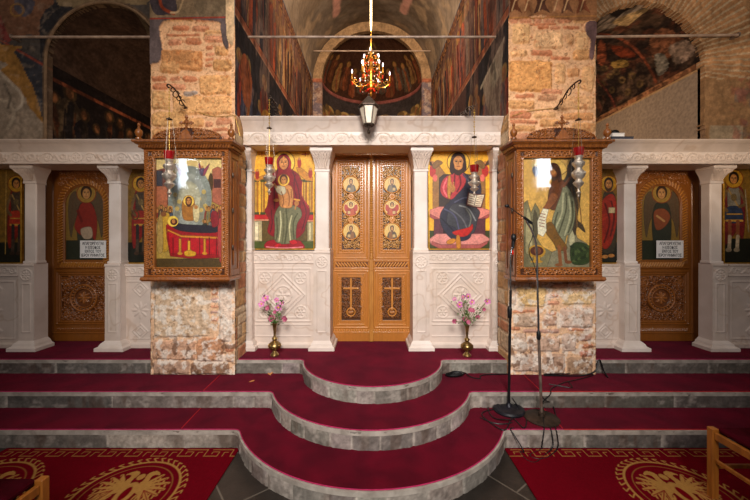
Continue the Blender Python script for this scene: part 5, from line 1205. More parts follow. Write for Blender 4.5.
    # cornice
    b = MB(); pr = [(0, 149.6), (.012, 149), (.016, 148), (.028, 147.6), (.034, 144.2), (.05, 143.6), (.062, 141.8), (.072, 141.4), (.072, 139.3), (.0, 139.0)]
    ZQ = lambda y, q: EH+(CY-y)*(Yf-q)/F
    b.rings([[(X(xa)-q, Yf-q, ZQ(y, q)), (X(xb)+q, Yf-q, ZQ(y, q)), (X(xb)+q, Yb, ZQ(y, q)), (X(xa)-q, Yb, ZQ(y, q))] for q, y in pr]); co = b.build('cornice', caseM, t, smooth=False)
    n = 34; b = MB()
    for i in range(n): x = X(xa)-.03+(X(xb)-X(xa)+.06)*(i+.5)/n; b.tube([(x-.008, Yf-.034, ZQ(147.4, .034)), (x+.008, Yf-.040, ZQ(144.2, .04))], .0095, 6)
    b.build('rope_moulding', caseM, co); b = MB(); xs = X(xb)+.032 if sgn < 0 else X(xa)-.032
    for i in range(10): y = Yf+.0+(Yb-Yf)*(i+.5)/10; b.tube([(xs, y-.008, ZQ(147.4, .034)), (xs+(.006 if sgn < 0 else -.006), y+.008, ZQ(144.2, .04))], .0095, 6)
    b.build('rope_moulding', caseM, co)
    # crest: carved arch with scrolls, cross and two finials
    xc = (xa+xb)/2+1.5; cv = Cv(xc-36, xc+36, 126.5, 140.2, .25, '#8a4a1e'); dd = np.abs(cv.U-xc)/35.5
    prof = 139-np.where(dd < .93, 11.6*np.sqrt(np.clip(1-(dd/1.0)**2, 0, 1)), 11.6*np.sqrt(np.clip(1-(dd/1.0)**2, 0, 1)))*.98; cv.K = cv.V > prof+.5*np.sin(cv.U*2.2)
    cv.C[:] = lin('#38190a'); cv.H[:] = -.006; scroll_fill(cv, xc-34, xc+34, 128, 139, .012, .9, '#94561f', rs, 1.9, skip=lambda x, y: abs(x-xc) < 5 or y < 138.5-11*math.sqrt(max(0, 1-(abs(x-xc)/34)**2)))
    arc = [(xc+35*math.cos(a)*1.0, 139-11.4*math.sin(a)) for a in np.linspace(0, PI, 40)]; cv.line(arc, 1.2, '#a05c26', .010)
    cv.build('crest', facing(Yf-.02), caseC, t, thick=.03)
    b = MB(); zx = ZQ(139.6, .02); cxm = X(xc)
    b.prism([(cxm+s_*w, zx+h) for s_, w, h in [(-1, .075, 0), (-1, .07, .02), (-1, .045, .035), (-1, .03, .07), (-1, .012, .085), (1, .012, .085), (1, .03, .07), (1, .045, .035), (1, .07, .02), (1, .075, 0)]], 'y', Yf-.045, Yf+.02)
    zc = zx+.155; b.box(cxm-.0075, cxm+.0075, Yf-.032, Yf-.012, zx+.08, zc+.06, .002); b.box(cxm-.05, cxm+.05, Yf-.032, Yf-.012, zc-.0075, zc+.0075, .002)
    for px_, pz in ((-.05, 0), (.05, 0), (0, .058)):
        for a in (0, 2.1, 4.2): b.ball((cxm+px_+.009*math.cos(a+(PI/2 if pz else (PI if px_ < 0 else 0))), Yf-.022, zc+pz+.009*math.sin(a+(PI/2 if pz else (PI if px_ < 0 else 0)))), .010, 6)
    b.ball((cxm, Yf-.022, zc), .018, 8); b.torus((cxm, Yf-.022, zc), .026, .004, 'y', 16, 5); b.build('cross', caseM, t)
    for s_ in (-1, 1):
        fx = X(xa)-.035 if s_ < 0 else X(xb)+.035
        if sgn > 0: fx += .0
        b = MB(); b.lathe([(.028, 0), (.028, .012), (.014, .02), (.030, .045), (.034, .065), (.028, .085), (.012, .098), (.009, .12), (.014, .128), (.011, .145), (.002, .155)], (fx, Yf-.02, ZQ(139.4, .02)), 14); b.build('finial', caseM, t)
    # base ledge
    b = MB(); b.rings([[(X(xa)-q, Yf-q, Z(y)), (X(xb)+q, Yf-q, Z(y)), (X(xb)+q, Yb, Z(y)), (X(xa)-q, Yb, Z(y))] for q, y in ((.0, 276.8), (.02, 277), (.026, 279.5), (.012, 281.3))]); b.build('base_ledge', caseM, t, smooth=False)
    # glass
    b = MB(); b.box(X(ix[0])-.004, X(ix[1])+.004, Yf+.006, Yf+.010, Z(iy1)-.004, Z(iy0)+.004); b.build('glass_pane', glassM, t, smooth=False)
    sc = 1.0
    icon(ix[0]-1.5, ix[1]+1.5, iy0-1.5, iy1+1.5, Yf+.028, paint, ilabel, org, .3, frame=False, gain=1.3)
    return t
glazed_case(-1, 'carved wooden glazed icon case on the left masonry pier, deathbed scene inside', p_dormition, 'icon of a red-draped bier scene inside the left glazed case')
glazed_case(1, 'carved wooden glazed icon case on the right masonry pier, winged hermit inside', p_baptist, 'icon of a winged hermit with a scroll inside the right glazed case')
# ================================================================ HANGING OIL LAMPS
def oil_lamp(x, ytop, ybot, Y, ydisc, yhook, label, drop=None):
    k = Y/F; X_ = (x-CX)*k; Z = lambda y: EH+(CY-y)*k; zb = Z(ybot); h = Z(ytop+6)-zb; r = .044
    t = thing('oil_lamp', (X_, Y, zb)); tag(t, label, 'oil lamp', None)
    pr = [(.002, 0), (.007, .02), (.004, .05), (.010, .08), (.016, .11), (.009, .14), (.006, .2), (.014, .24), (.028, .29), (.036, .34), (.024, .39), (.020, .42), (.034, .47), (.043, .53), (.046, .58), (.036, .63), (.024, .67), (.022, .70), (.032, .76), (.040, .80), (.041, .84), (.028, .88), (.022, .92), (.030, 1.0)]
    b = MB(); b.lathe([(q*1.25, z*h) for q, z in pr], (X_, Y, zb), 20)
    for q in range(6): a = q*PI/3; b.ball((X_+.056*math.cos(a), Y+.056*math.sin(a), zb+h*.58), .008, 6)
    b.build('silver_body', silverM, t)
    b = MB(); zt = zb+h; b.lathe([(.024, -.02), (.036, .0), (.043, .03), (.046, .072), (.042, .072), (.038, .03), (.028, .004)], (X_, Y, zt), 18); b.build('red_glass_cup', redgM, t)
    b = MB(); zd = Z(ydisc); b.lathe([(.004, .02), (.012, .012), (.026, .004), (.027, 0), (.008, -.006)], (X_, Y, zd), 14); b.build('canopy_disc', bronzeM, t)
    for q in range(3):
        a = q*2*PI/3+.5; b = MB(); b.tube([(X_+.056*math.cos(a), Y+.056*math.sin(a), zb+h*.58), (X_+.050*math.cos(a), Y+.050*math.sin(a), zt+.07), (X_+.024*math.cos(a), Y+.024*math.sin(a), zd)], .0012, 5); b.build('chain', steelC, t)
    b = MB(); zk = Z(yhook); n = max(4, int((zk-zd)/.022))
    for i in range(n): z = zd+(zk-zd)*(i+.5)/n; b.torus((X_, Y, z), .007, .0024, 'x' if i % 2 else 'y', 8, 4)
    b.tube([(X_, Y, zd), (X_, Y, zk)], .0016, 4)
    b.build('gold_chain', cordM, t); b = MB(); b.tube([(X_, Y, zt+.02), (X_, Y, zd)], .002, 5); b.build('center_chain', cordM, t)
    return Vector((X_, Y, zk))
h1 = oil_lamp(169.3, 153.5, 197, 3.0, 119.5, 88, 'silver oil lamp with red glass before the left glazed case')
h4 = oil_lamp(578.5, 150, 197, 3.0, 120, 84, 'silver oil lamp with red glass before the right glazed case')
h2 = oil_lamp(269.3, 159, 195, 3.38, 128.5, 99, 'silver oil lamp with red glass before the woman and child icon')
h3 = oil_lamp(474.3, 166.5, 197, 3.38, 137.5, 109, 'silver oil lamp with red glass before the seated bearded figure icon')
def bracket(hook, anchor, label, sg):
    b = MB(); a = Vector(anchor); h = Vector(hook)
    mid = (a+h)/2; b.tube([a, a.lerp(h, .3)+Vector((0, 0, .015)), a.lerp(h, .6)+Vector((0, 0, .05)), h+Vector((0, 0, .03)), h+Vector((sg*.02, 0, .02)), h], .007, 8, sm=5)
    for f, r in ((.25, .028), (.45, .022), (.62, .03), (.8, .02)):
        p = a.lerp(h, f); b.torus((p.x, p.y, p.z+.03*(f)), r, .005, 'y' if abs(h.x-a.x) > .05 else 'x', 12, 5, 0, 5.2)
    b.lathe([(.024, -.01), (.02, .0), (.008, .012)], a, 10)
    o = b.build('lamp_bracket', bronzeM); tag(o, label, 'bracket'); return o
bracket(h1, P(186, 108, YP-.015), 'scrolled bronze bracket on the left pier holding the case lamp', -1)
bracket(h4, P(556, 108, YP-.015), 'scrolled bronze bracket on the right pier holding the case lamp', 1)
zf = 2.94
bracket(h2, (h2.x+.05, 3.60, zf+.01), 'small bronze bracket on the central beam, before the left-hand large icon', 1)
bracket(h3, (h3.x-.09, 3.60, zf+.01), 'small bronze bracket on the central beam, before the right-hand large icon', -1)
def cable(pts, r, label, mat=blackM, name='cable', cat='cable', grp=None, sm=6):
    b = MB(); b.tube(pts, r, 6, sm=sm); o = b.build(name, mat); tag(o, label, cat, grp); return o
cable([P(185, 108, YP-.016), P(198, 112, YP-.016), P(212, 116, YP-.016), P(226, 116, YP-.016), P(234, 115.5, YP-.016), P(237, 124, 3.41), P(240, 136, 3.41)], .003, 'thin yellow wire running across the left pier from the bracket', cordM, 'wire')
cable([P(512, 116, YP-.016), P(530, 111, YP-.016), P(545, 109, YP-.016), P(556, 108, YP-.016)], .003, 'thin dark wire running across the right pier to the bracket', cordM, 'wire')
# ================================================================ CHANDELIER
def chandelier():
    Y = 6.0; k = Y/F; xc = (371-CX)*k; Z = lambda y: EH+(CY-y)*k; zb, zt = Z(97), Z(39)
    t = thing('chandelier', (xc, Y, zb)); tag(t, 'gilt candle chandelier with red beads hanging in the central sanctuary', 'chandelier')
    H_ = zt-zb; b = MB()
    b.lathe([(.002, 0), (.02, .02), (.03, .05), (.012, .08), (.02, .1), (.06, .15), (.07, .2), (.045, .26), (.02, .3), (.03, .34), (.045, .4), (.02, .46), (.016, .55), (.035, .6), (.03, .66), (.014, .7), (.014, .8), (.03, .84), (.016, .88), (.012, .98), (.028, 1.0), (.006, H_)], (xc, Y, zb), 16)
    b.build('central_baluster', brassM, t)
    def arm(a, r, z0, z1, zc):
        d = Vector((math.cos(a), math.sin(a), 0)); O = Vector((xc, Y, 0)); b = MB()
        pts = [O+d*.03+Vector((0, 0, z0)), O+d*(r*.35)+Vector((0, 0, z0-.05)), O+d*(r*.7)+Vector((0, 0, z0-.06)), O+d*(r*.98)+Vector((0, 0, z0+.01)), O+d*r+Vector((0, 0, zc-.06))]
        b.tube(pts, .0075, 7, sm=5)
        c = O+d*(r*.45)+Vector((0, 0, z0+.03)); ring = []
        for i in range(22): th = 1.2+i*.36; rr = .07-.0026*i; ring.append(c+d*(rr*math.cos(th))+Vector((0, 0, rr*math.sin(th))))
        b.tube(ring, .005, 6); c = O+d*(r*.8)+Vector((0, 0, z0+.035)); b.tube([c+d*((.045-.002*i)*math.cos(3+i*.4))+Vector((0, 0, (.045-.002*i)*math.sin(3+i*.4))) for i in range(16)], .0045, 6)
        ar = b.build('arm', brassM, t)
        p = O+d*r; b = MB(); b.lathe([(.006, -.06), (.028, -.045), (.034, -.035), (.012, -.03), (.014, 0)], (p.x, p.y, zc), 12); b.build('drip_pan', brassM, ar)
        b = MB(); b.lathe([(.011, 0), (.011, .075), (.006, .08)], (p.x, p.y, zc), 10); b.build('candle_sleeve', brassM, ar)
        b = MB(); b.lathe([(.008, .08), (.013, .1), (.012, .125), (.002, .155)], (p.x, p.y, zc), 10); b.build('candle_bulb', bulbM, ar)
        for f, dz in ((.45, -.085), (.98, -.03), (.6, .05), (.2, -.04)): b = MB(); q = O+d*(r*f)+Vector((0, 0, z0+dz)); b.ball(q, .0105, 6, (1, 1, 1.3)); b.build('red_bead', rubyM, ar)
        b = MB(); b.ball((p.x, p.y, zc-.075), .011, 6); b.build('red_bead', rubyM, ar)
        for f, dz in ((.3, .09), (.85, .08), (.75, -.06)): b = MB(); q = O+d*(r*f)+Vector((0, 0, z0+dz)); b.ball(q, .0105, 6, (1, 1, 1.4)); b.build('crystal_drop', crystM, ar)
    for i in range(6): arm(i*PI/3+.12, .335, zb+.24, 0, Z(79))
    for i in range(4): arm(i*PI/2+.75, .21, zb+.50, 0, Z(72.5))
    for i in range(3): arm(i*2*PI/3+.45, .15, zb+.70, 0, Z(60))
    b = MB()
    for i in range(10): a = i*PI/5; b.ball((xc+.06*math.cos(a), Y+.06*math.sin(a), zb+.12), .012, 6, (1, 1, 1.5)); b.ball((xc+.035*math.cos(a), Y+.035*math.sin(a), zb+.40), .008, 6); b.ball((xc+.03*math.cos(a), Y+.03*math.sin(a), zb+.62), .008, 6)
    bg_ = b.build('bead_garland', rubyM, t); bg_['kind'] = 'stuff'
    b = MB(); z = zt
    n = int((Z(30)-zt)/.03)
    for i in range(n): b.torus((xc, Y, zt+(i+.5)*.03), .012, .004, 'x' if i % 2 else 'y', 8, 4)
    b.tube([(xc, Y, zt), (xc, Y, 6.79)], .005, 6); b.build('hanging_chain', brassM, t)
    b = MB(); b.lathe([(.004, 0), (.012, .03), (.016, .1), (.018, 6.78-Z(31)-.02), (.006, 6.78-Z(31))], (xc, Y, Z(31)), 12); tl = b.build('chain_glare', glowM); tag(tl, 'added glowing sleeve imitating bright glare on the chain above the chandelier', 'chain glare')  # emissive sleeve added where the bare chain only reflects light
bulbM = M_emit('emissive_candle_bulb', '#f4ecff', 1.6)  # mild emission whitens the bulb tips
glowM = M_emit('chain_glare_glow', '#ffe2a8', 7)
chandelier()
# ================================================================ LANTERN
def lantern():
    Y = 3.36; k = Y/F; x = (368.7-CX)*k; Z = lambda y: EH+(CY-y)*k
    t = thing('wall_lantern', (x, Y, Z(133.5))); tag(t, 'dark bronze lantern with frosted glass hanging before the central beam', 'lantern')
    z0, z1, z2 = Z(125.5), Z(107.5), Z(99); r0, r1 = .05, .092
    b = MB(); b.lathe([(.012, 0), (.018, .01), (.014, .03), (.007, .04), (.018, .06), (.024, z0-Z(133.5)), (r0+.006, z0-Z(133.5)+.004), (r0+.006, z0-Z(133.5)+.012)], (x, Y, Z(133.5)), 12); b.build('bottom_finial', bronzeM, t)
    b = MB()
    n = 6
    for i in range(n):
        a = 2*PI*i/n+PI/6*0; c, s_ = math.cos(a), math.sin(a); b.tube([(x+r0*c, Y+r0*s_, z0), (x+r1*c, Y+r1*s_, z1)], .006, 6)
    for r, z in ((r0, z0), (r1, z1)):
        p = [(x+r*math.cos(2*PI*i/n), Y+r*math.sin(2*PI*i/n), z) for i in range(n+1)]
        for i in range(n): b.tube([p[i], p[i+1]], .006, 6)
    b.build('cage', bronzeM, t)
    b = MB(); b.rings([[(x+r*math.cos(2*PI*i/n), Y+r*math.sin(2*PI*i/n), z) for i in range(n)] for r, z in ((r0-.004, z0+.003), (r1-.004, z1-.003))]); b.build('glass_panes', frostM, t, smooth=False)
    b = MB(); b.rings([[(x+r*math.cos(2*PI*i/n), Y+r*math.sin(2*PI*i/n), z) for i in range(n)] for r, z in ((r1+.022, z1-.004), (r1+.022, z1+.006), (.05, z2-.01), (.03, z2+.012), (.004, z2+.03))]); rf = b.build('roof', bronzeM, t, smooth=False)
    b = MB(); b.tube([(x, Y, z2+.02), (x, Y+.01, z2+.05), (x, Y+.08, z2+.05), (x, Y+.2, 2.99), (x, 3.60, 2.95)], .008, 7, sm=5); b.lathe([(.03, 0), (.02, .015), (.008, .02)], (x, 3.60, 2.941), 12); b.build('bracket_arm', bronzeM, t)
lantern()
# ================================================================ VASES WITH FLOWERS
def vase_with_flowers(x, ybase, ytop, label, flabel, spray, seed):
    base = G(x, ybase, Z3); Y = base.y; k = Y/F; sc = (Y/F*(ybase-ytop))
    t = thing('brass_vase', base); tag(t, label, 'vase')
    pr = [(.44, 0), (.46, .03), (.40, .06), (.25, .10), (.16, .145), (.18, .17), (.55, .22), (.68, .28), (.70, .32), (.62, .38), (.36, .44), (.20, .47), (.24, .50), (.30, .535), (.24, .57), (.14, .60), (.13, .66), (.16, .80), (.21, .92), (.27, 1.0), (.20, .995), (.12, .9)]
    b = MB(); b.lathe([(r*sc*.29, z*sc) for r, z in pr], base, 24); b.build('vase_body', vaseM, t)
    b = MB()
    for z, r in ((.28, .69), (.345, .68), (.535, .30)):
        for q in range(16): a = q*PI/8; b.ball((base.x+r*sc*.29*math.cos(a), base.y+r*sc*.29*math.sin(a), base.z+z*sc), .0035, 5)
    bb = b.build('beaded_band', vaseM, t); bb['kind'] = 'stuff'
    mouth = base+Vector((0, 0, sc)); rs = random.Random(seed)
    f = thing('flower_bunch', mouth); tag(f, flabel, 'flowers')
    pts = []
    for (px, py, kind, r) in spray:
        p = P(px, py, Y-.02+rs.uniform(-.05, .05)); pts.append(p); b = MB(); m_ = mouth.lerp(p, .5)+Vector((rs.uniform(-.01, .01), rs.uniform(-.02, .02), .01))
        b.tube([mouth-Vector((0, 0, .12)), mouth, m_, p], .0022, 5, sm=4); b.build('stem', stemM, f)
        r = r*k
        if kind == 'l': continue
        b = MB(); dirn = Vector((rs.uniform(-.4, .4), -1, rs.uniform(-.1, .5))).normalized(); up = Vector((0, 0, 1)); sx = dirn.cross(up).normalized(); sy = sx.cross(dirn)
        n = 5 if kind == 'p' else 6
        for q in range(n):
            a = 2*PI*q/n+rs.uniform(-.15, .15); d = sx*math.cos(a)+sy*math.sin(a); e = dirn.cross(d); cup = .25 if kind == 'p' else .9
            c = p; vs = []
            prf = [(.05, .06), (.4, .34), (.75, .40), (1.0, .20)]
            for (u, w) in prf:
                o_ = c+d*(r*u)+dirn*(r*cup*u*u*.5)
                vs += [o_-e*(r*w)+dirn*r*.06, o_-dirn*r*.03, o_+e*(r*w)+dirn*r*.06]
            base_i = 0; fs = []
            for i in range(3):
                for j in range(2): fs.append((i*3+j, i*3+j+1, i*3+j+4, i*3+j+3))
            vs2 = [v-dirn*.0012 for v in vs]; nn = len(vs)
            fs += [tuple(nn+i for i in q_[::-1]) for q_ in fs]
            b.add(vs+vs2, fs)
        fl = b.build('blossom', pinkM if kind == 'p' else rosyM, f)
        b = MB(); b.ball(p+dirn*r*.12, r*.26, 6); b.build('stamens', yolkM if kind == 'p' else rosyM, fl)
    b = MB()
    for i in range(100):
        p = pts[rs.randrange(len(pts))]; c = mouth.lerp(p, rs.uniform(.15, .98))+Vector((rs.gauss(0, .018), rs.gauss(0, .02), rs.gauss(0, .015)))
        d = Vector((rs.gauss(0, 1), rs.gauss(0, .7), rs.gauss(0, .8))).normalized(); e = d.cross(Vector((rs.gauss(0, 1), 1, rs.gauss(0, 1)))).normalized(); L_ = rs.uniform(.02, .036); nn_ = d.cross(e)*.0008
        q = [c, c+d*L_*.4+e*L_*.28, c+d*L_, c+d*L_*.4-e*L_*.28]
        b.add([v+nn_ for v in q]+[v-nn_ for v in q], [(0, 1, 2, 3), (7, 6, 5, 4), (0, 4, 5, 1), (1, 5, 6, 2), (2, 6, 7, 3), (3, 7, 4, 0)])
    lf = b.build('leaves', leafM, f, smooth=False); lf['kind'] = 'stuff'
vase_with_flowers(274.7, 355.5, 323.5, 'aged brass vase on the carpet, left of the royal doors', 'pink flowers in the brass vase left of the royal doors',
  [(265.5, 298, 'p', 3.6), (261.5, 304, 'p', 3.4), (278.5, 307.5, 'p', 3.6), (276.5, 300, 'p', 2.6), (282, 303, 'p', 2.6), (271.5, 318.5, 'd', 3.6), (285, 318.5, 'd', 3.0), (268, 308, 'd', 2.6), (274.5, 324, 'd', 2.2), (262, 294, 'l', 1), (284, 297, 'l', 1), (265, 312, 'l', 1), (275, 312, 'd', 2)], 3)
vase_with_flowers(467, 356, 325, 'aged brass vase on the carpet, right of the royal doors', 'pink flowers in the brass vase right of the royal doors',
  [(459.5, 304.5, 'p', 3.4), (468, 296, 'p', 3.0), (463, 297, 'p', 2.4), (472, 302, 'p', 3.0), (487.5, 301.5, 'p', 3.2), (454.5, 299, 'p', 2.2), (454.5, 321, 'd', 2.6), (470, 310, 'd', 2.4), (484, 309.5, 'd', 1.8), (477.5, 317, 'd', 2.4), (473, 310.5, 'd', 2.2), (464.5, 318.5, 'd', 2.4), (461, 291.5, 'l', 1), (466, 292, 'l', 1), (489.5, 298, 'l', 1), (468, 322, 'd', 2.4), (480, 304, 'l', 1), (464, 307, 'l', 1)], 8)
# ================================================================ MICROPHONE STANDS
def base_point(x, y): return G(x, y, Z1)
sA = base_point(508.8, 410.5); sA.y = max(sA.y, 2.86); kA = sA.y/F
t = thing('microphone_stand', sA); tag(t, 'black microphone stand with upright microphone on a round cast base', 'microphone stand')
c0 = G(508.8, 415, Z1)
b = MB(); b.lathe([(.133, 0), (.136, .012), (.125, .026), (.09, .036), (.08, .030), (.03, .04), (.022, .06), (.012, .07), (.012, .09)], sA, 32); b.build('round_base', baseM, t)
topA = Vector(((510.6-CX)*kA, sA.y, EH+(CY-290)*kA)); b = MB(); b.tube([sA+Vector((0, 0, .06)), topA], .0115, 10); m1 = (sA+topA)/2; b.build('lower_tube', blackM, t)
b = MB(); zc_ = Vector(((509.7-CX)*kA, sA.y, EH+(CY-312)*kA)); b.lathe([(.012, -.055), (.018, -.045), (.019, .03), (.013, .05)], zc_, 12); b.build('clutch', blackM, t)
pA = lambda x, y: Vector(((x-CX)*kA, sA.y, EH+(CY-y)*kA))
b = MB(); b.tube([topA, pA(510.2, 272), pA(510.4, 258), pA(512.5, 246)], .0085, 10, sm=5); b.build('gooseneck', chromeM, t)
b = MB(); d = (pA(513.6, 232)-pA(513.1, 246)); b.tube([pA(512.9, 248.5), pA(513.2, 241)], [.013, .017], 12); mic = b.build('microphone', blackM, t)
b = MB(); b.ball(pA(513.6, 237.5), .0235, 12, (1, 1, 1.55)); b.build('windscreen', blackM, mic)
b = MB(); b.tube([pA(511.5, 249), pA(513, 255), pA(511.8, 262), pA(512.2, 272)], .004, 6, sm=4); b.build('microphone_lead', blackM, t)
b = MB(); b.tube([pA(512.3, 250), pA(512.8, 254.5)], .0085, 8); b.build('red_tag', rubyM, t)
sB = base_point(541.3, 412.5); sB.y = 2.87; sB.x = (541.6-CX)*2.87/F; kB = sB.y/F
t = thing('microphone_stand', sB); tag(t, 'chrome-necked microphone stand with curved top and slanting thin microphone', 'microphone stand')
b = MB(); b.lathe([(.139, 0), (.141, .008), (.133, .014), (.05, .02), (.028, .024), (.024, .05), (.013, .055)], sB, 32); b.build('round_base', ironD, t) if False else b.build('round_base', bronzeM, t)
pB = lambda x, y: Vector(((x-CX)*kB, sB.y, EH+(CY-y)*kB))
b = MB(); b.tube([sB+Vector((0, 0, .04)), pB(540, 370), pB(538.6, 335)], .0115, 10); b.build('lower_tube', ironM, t)
b = MB(); b.lathe([(.013, -.03), (.017, -.02), (.017, .03), (.012, .04)], pB(538.6, 336), 12); b.build('clutch', blackM, t)
b = MB(); b.tube([pB(538.6, 335), pB(537.8, 300), pB(537.2, 272), pB(536.6, 250), pB(534.5, 238), pB(530.5, 228), pB(526.3, 221)], .0085, 10, sm=5); b.build('curved_neck', chromeM, t)
b = MB(); b.tube([pB(532, 223.5), pB(524, 217.5)], .012, 10); mic = b.build('microphone', blackM, t)
b = MB(); b.tube([pB(524, 217.5), pB(508.5, 206.8)], .004, 8); b.build('microphone_rod', blackM, mic)
b = MB(); b.ball(pB(507, 206), .015, 10, (1.3, 1, 1)); b.build('windscreen', blackM, mic)
b = MB(); b.tube([pB(532, 223.5), pB(533.5, 228), pB(532, 238), pB(529, 246), pB(530, 256), pB(533, 262), pB(536.5, 275), pB(537, 300)], .0035, 6, sm=5); b.build('microphone_lead', blackM, t)
# ================================================================ CABLES
def on(x, y, z, lift=.006): p = G(x, y, z+lift); return p
r_ = .0045
cable([pB(541.5, 395), on(545, 400, Z1, .12), on(552, 404, Z1, .02), on(556, 417, Z1), on(555.5, 427.5, Z1), Vector((on(555.5, 428.6, Z1).x, 2.685, Z1-.02)), Vector((on(554, 445, 0).x, 2.67, .02)), on(548, 457, 0), on(538, 459, 0), on(530, 455, 0), on(541, 449.5, 0), Vector((1.34, 2.68, .03)), Vector((1.36, 2.69, Z1-.01)), on(544, 427, Z1), on(543, 415, Z1, .03)], r_, 'black cable looping from the chrome-necked stand down onto the right rug')
cable([on(512, 398, Z1, .2), on(517, 405, Z1, .04), on(526, 417, Z1), on(524, 428, Z1), Vector((1.18, 2.86, Z1+.006)), on(505, 430, Z1), on(492, 424, Z1), on(482, 415, Z1), on(486, 411, Z1), on(498, 408, Z1), on(493, 402, Z1), on(488, 408, Z1), on(494, 418, Z1), on(512, 420, Z1, .05)], r_, 'black cable coiled round the black microphone stand base')
cable([on(514, 428, Z1), Vector((1.10, 2.70, Z1+.004)), Vector((1.12, 2.66, Z1-.03)), Vector((1.17, 2.62, .02)), on(520, 452, 0), on(527, 460, 0), on(536, 462, 0), on(546, 454, 0), Vector((1.42, 2.67, .03)), Vector((1.42, 2.69, Z1-.01)), on(549, 425, Z1)], r_, 'black cable hanging over the lowest step edge beside the rug corner')
cable([on(480, 417.5, Z1), on(492, 422.5, Z1), on(503, 424, Z1), on(512, 422.5, Z1)], r_, 'short stretch of black cable on the left of the stand bases')
cable([Vector((1.72, 3.40, Z3-.12)), on(592, 374, Z2), on(580, 379, Z2), on(566, 382, Z2), on(556, 386, Z2), on(551, 389, Z2), Vector((on(549, 391, Z2).x, 3.03, Z2-.01)), Vector((on(547, 396, Z2).x, 3.03, Z1+.06)), on(546, 404.5, Z1), on(543, 409, Z1), on(542, 412, Z1, .03)], r_, 'black cable running over the steps from the right pier corner')
cable([on(568, 381, Z2), on(572, 387.5, Z2), on(560, 386, Z2), on(549, 384, Z2)], .004, 'small loop of black cable on the middle step carpet, right side')
cable([Vector((2.33, 3.36, Z2+.006)), Vector((2.34, 3.43, Z2+.04)), Vector((2.325, 3.44, Z3-.04)), Vector((2.29, 3.43, Z3+.01)), Vector((2.24, 3.41, Z2+.05)), Vector((2.1, 3.40, Z2+.006)), Vector((1.9, 3.40, Z2+.006)), Vector((1.72, 3.40, Z2+.01))], .007, 'black cable curving round the foot of the right pier')
coil = []
for i in range(90): a = i*.42; rr = .055+.022*math.sin(i*.37); coil.append(Vector((.83+rr*1.25*math.cos(a), 3.39+rr*.75*math.sin(a), Z2+.006+.0005*i*.9)))
coil += [Vector((.98, 3.36, Z2+.008)), Vector((1.06, 3.33, Z2+.006)), Vector((1.12, 3.42, Z2+.006)), Vector((1.5, 3.45, Z2+.006))]
cable(coil, .0055, 'coiled bundle of black cable on the middle step, right of the rounded platform', sm=3)
# ================================================================ CHAIRS
def chair(label):
    """front-left leg corner at the origin, chair faces +Y; width 0.44, depth 0.42"""
    w, dp, sh = .45, .42, .45
    t = thing('wooden_chair', (0, 0, 0)); tag(t, label, 'chair')
    for (x, y, h) in ((0, 0, sh), (w, 0, sh), (0, -dp, .92), (w, -dp, .92)):
        b = MB(); b.box(x-.021, x+.021, y-.026, y+.016, 0, h, .004); b.build('leg', chairM, t, smooth=False)
    for (x0, x1, y0, y1) in ((.022, w-.022, -.012, .012), (.022, w-.022, -dp-.012, -dp+.012), (-.012, .012, -dp+.02, -.026), (w-.012, w+.012, -dp+.02, -.026)):
        b = MB(); b.box(x0, x1, y0, y1, .385, .43, .003); b.build('seat_rail', chairM, t, smooth=False)
    for (x0, x1, y0, y1, z) in ((-.008, .008, -dp+.02, -.026, .25), (w-.008, w+.008, -dp+.02, -.026, .25), (.022, w-.022, -.01, .01, .20)):
        b = MB(); b.box(x0, x1, y0, y1, z-.012, z+.012, .003); b.build('stretcher', chairM, t, smooth=False)
    b = MB(); b.box(.016, w-.016, -dp+.016, -.016, .425, .462, .012); b.build('seat_cushion', seatM, t)
    b = MB(); b.box(.03, w-.03, -dp+.03, -.03, .36, .372, .003); b.build('seat_board', blackM, t, smooth=False)
    for z in (.62, .74, .86): b = MB(); b.box(.022, w-.022, -dp-.008, -dp+.008, z-.025, z+.025, .004); b.build('back_slat', chairM, t, smooth=False)
    return t
c1 = chair('wooden chair with dark red seat at the right edge, before the right rug')
c1.location = (2.18, 2.18, 0)
c2 = copy_tree(c1); c2['label'] = 'wooden chair with dark red seat at the bottom left corner, before the left rug'; c2.location = (-1.665-.45, 1.72, 0)
# ================================================================ SMALL THINGS
zb_ = 2.70; k = 3.66/F
xb_ = lambda x: (x-CX)*k
t = thing('closed_book', (xb_(618), 3.70, zb_)); tag(t, 'dark blue book lying on the right beam beside the case finial', 'book')
b = MB(); b.box(xb_(606), xb_(628.5), 3.58, 3.78, zb_, zb_+.008, .002); b.box(xb_(606), xb_(628.5), 3.58, 3.78, zb_+.034, zb_+.042, .002); b.box(xb_(606), xb_(606)+.008, 3.58, 3.78, zb_, zb_+.042, .002); b.build('cover', M_two('navy_cover', '#20242e', '#2c303c', 10, .6), t, smooth=False)
b = MB(); b.box(xb_(606)+.008, xb_(628.5)-.004, 3.584, 3.776, zb_+.008, zb_+.034); b.build('page_block', M_two('grey_pages', '#3c3e48', '#4c4c58', 10, .7), t, smooth=False)
t = thing('closed_book', (xb_(612), 3.70, zb_+.042)); tag(t, 'white book lying on top of the dark blue book', 'book')
b = MB(); b.box(xb_(608.5), xb_(621), 3.60, 3.76, zb_+.043, zb_+.050, .002); b.box(xb_(608.5), xb_(621), 3.60, 3.76, zb_+.078, zb_+.085, .002); b.build('cover', paperM, t, smooth=False)
b = MB(); b.box(xb_(608.9), xb_(620.6), 3.604, 3.756, zb_+.050, zb_+.078); b.build('page_block', paperM, t, smooth=False)
b = MB(); b.lathe([(.045, 0), (.048, .01), (.044, .03), (.03, .048), (.008, .056)], (xb_(615.5), 3.68, zb_+.085), 16); o = b.build('black_lidded_pot', blackM, None); tag(o, 'small black domed object on the white book', 'pot')
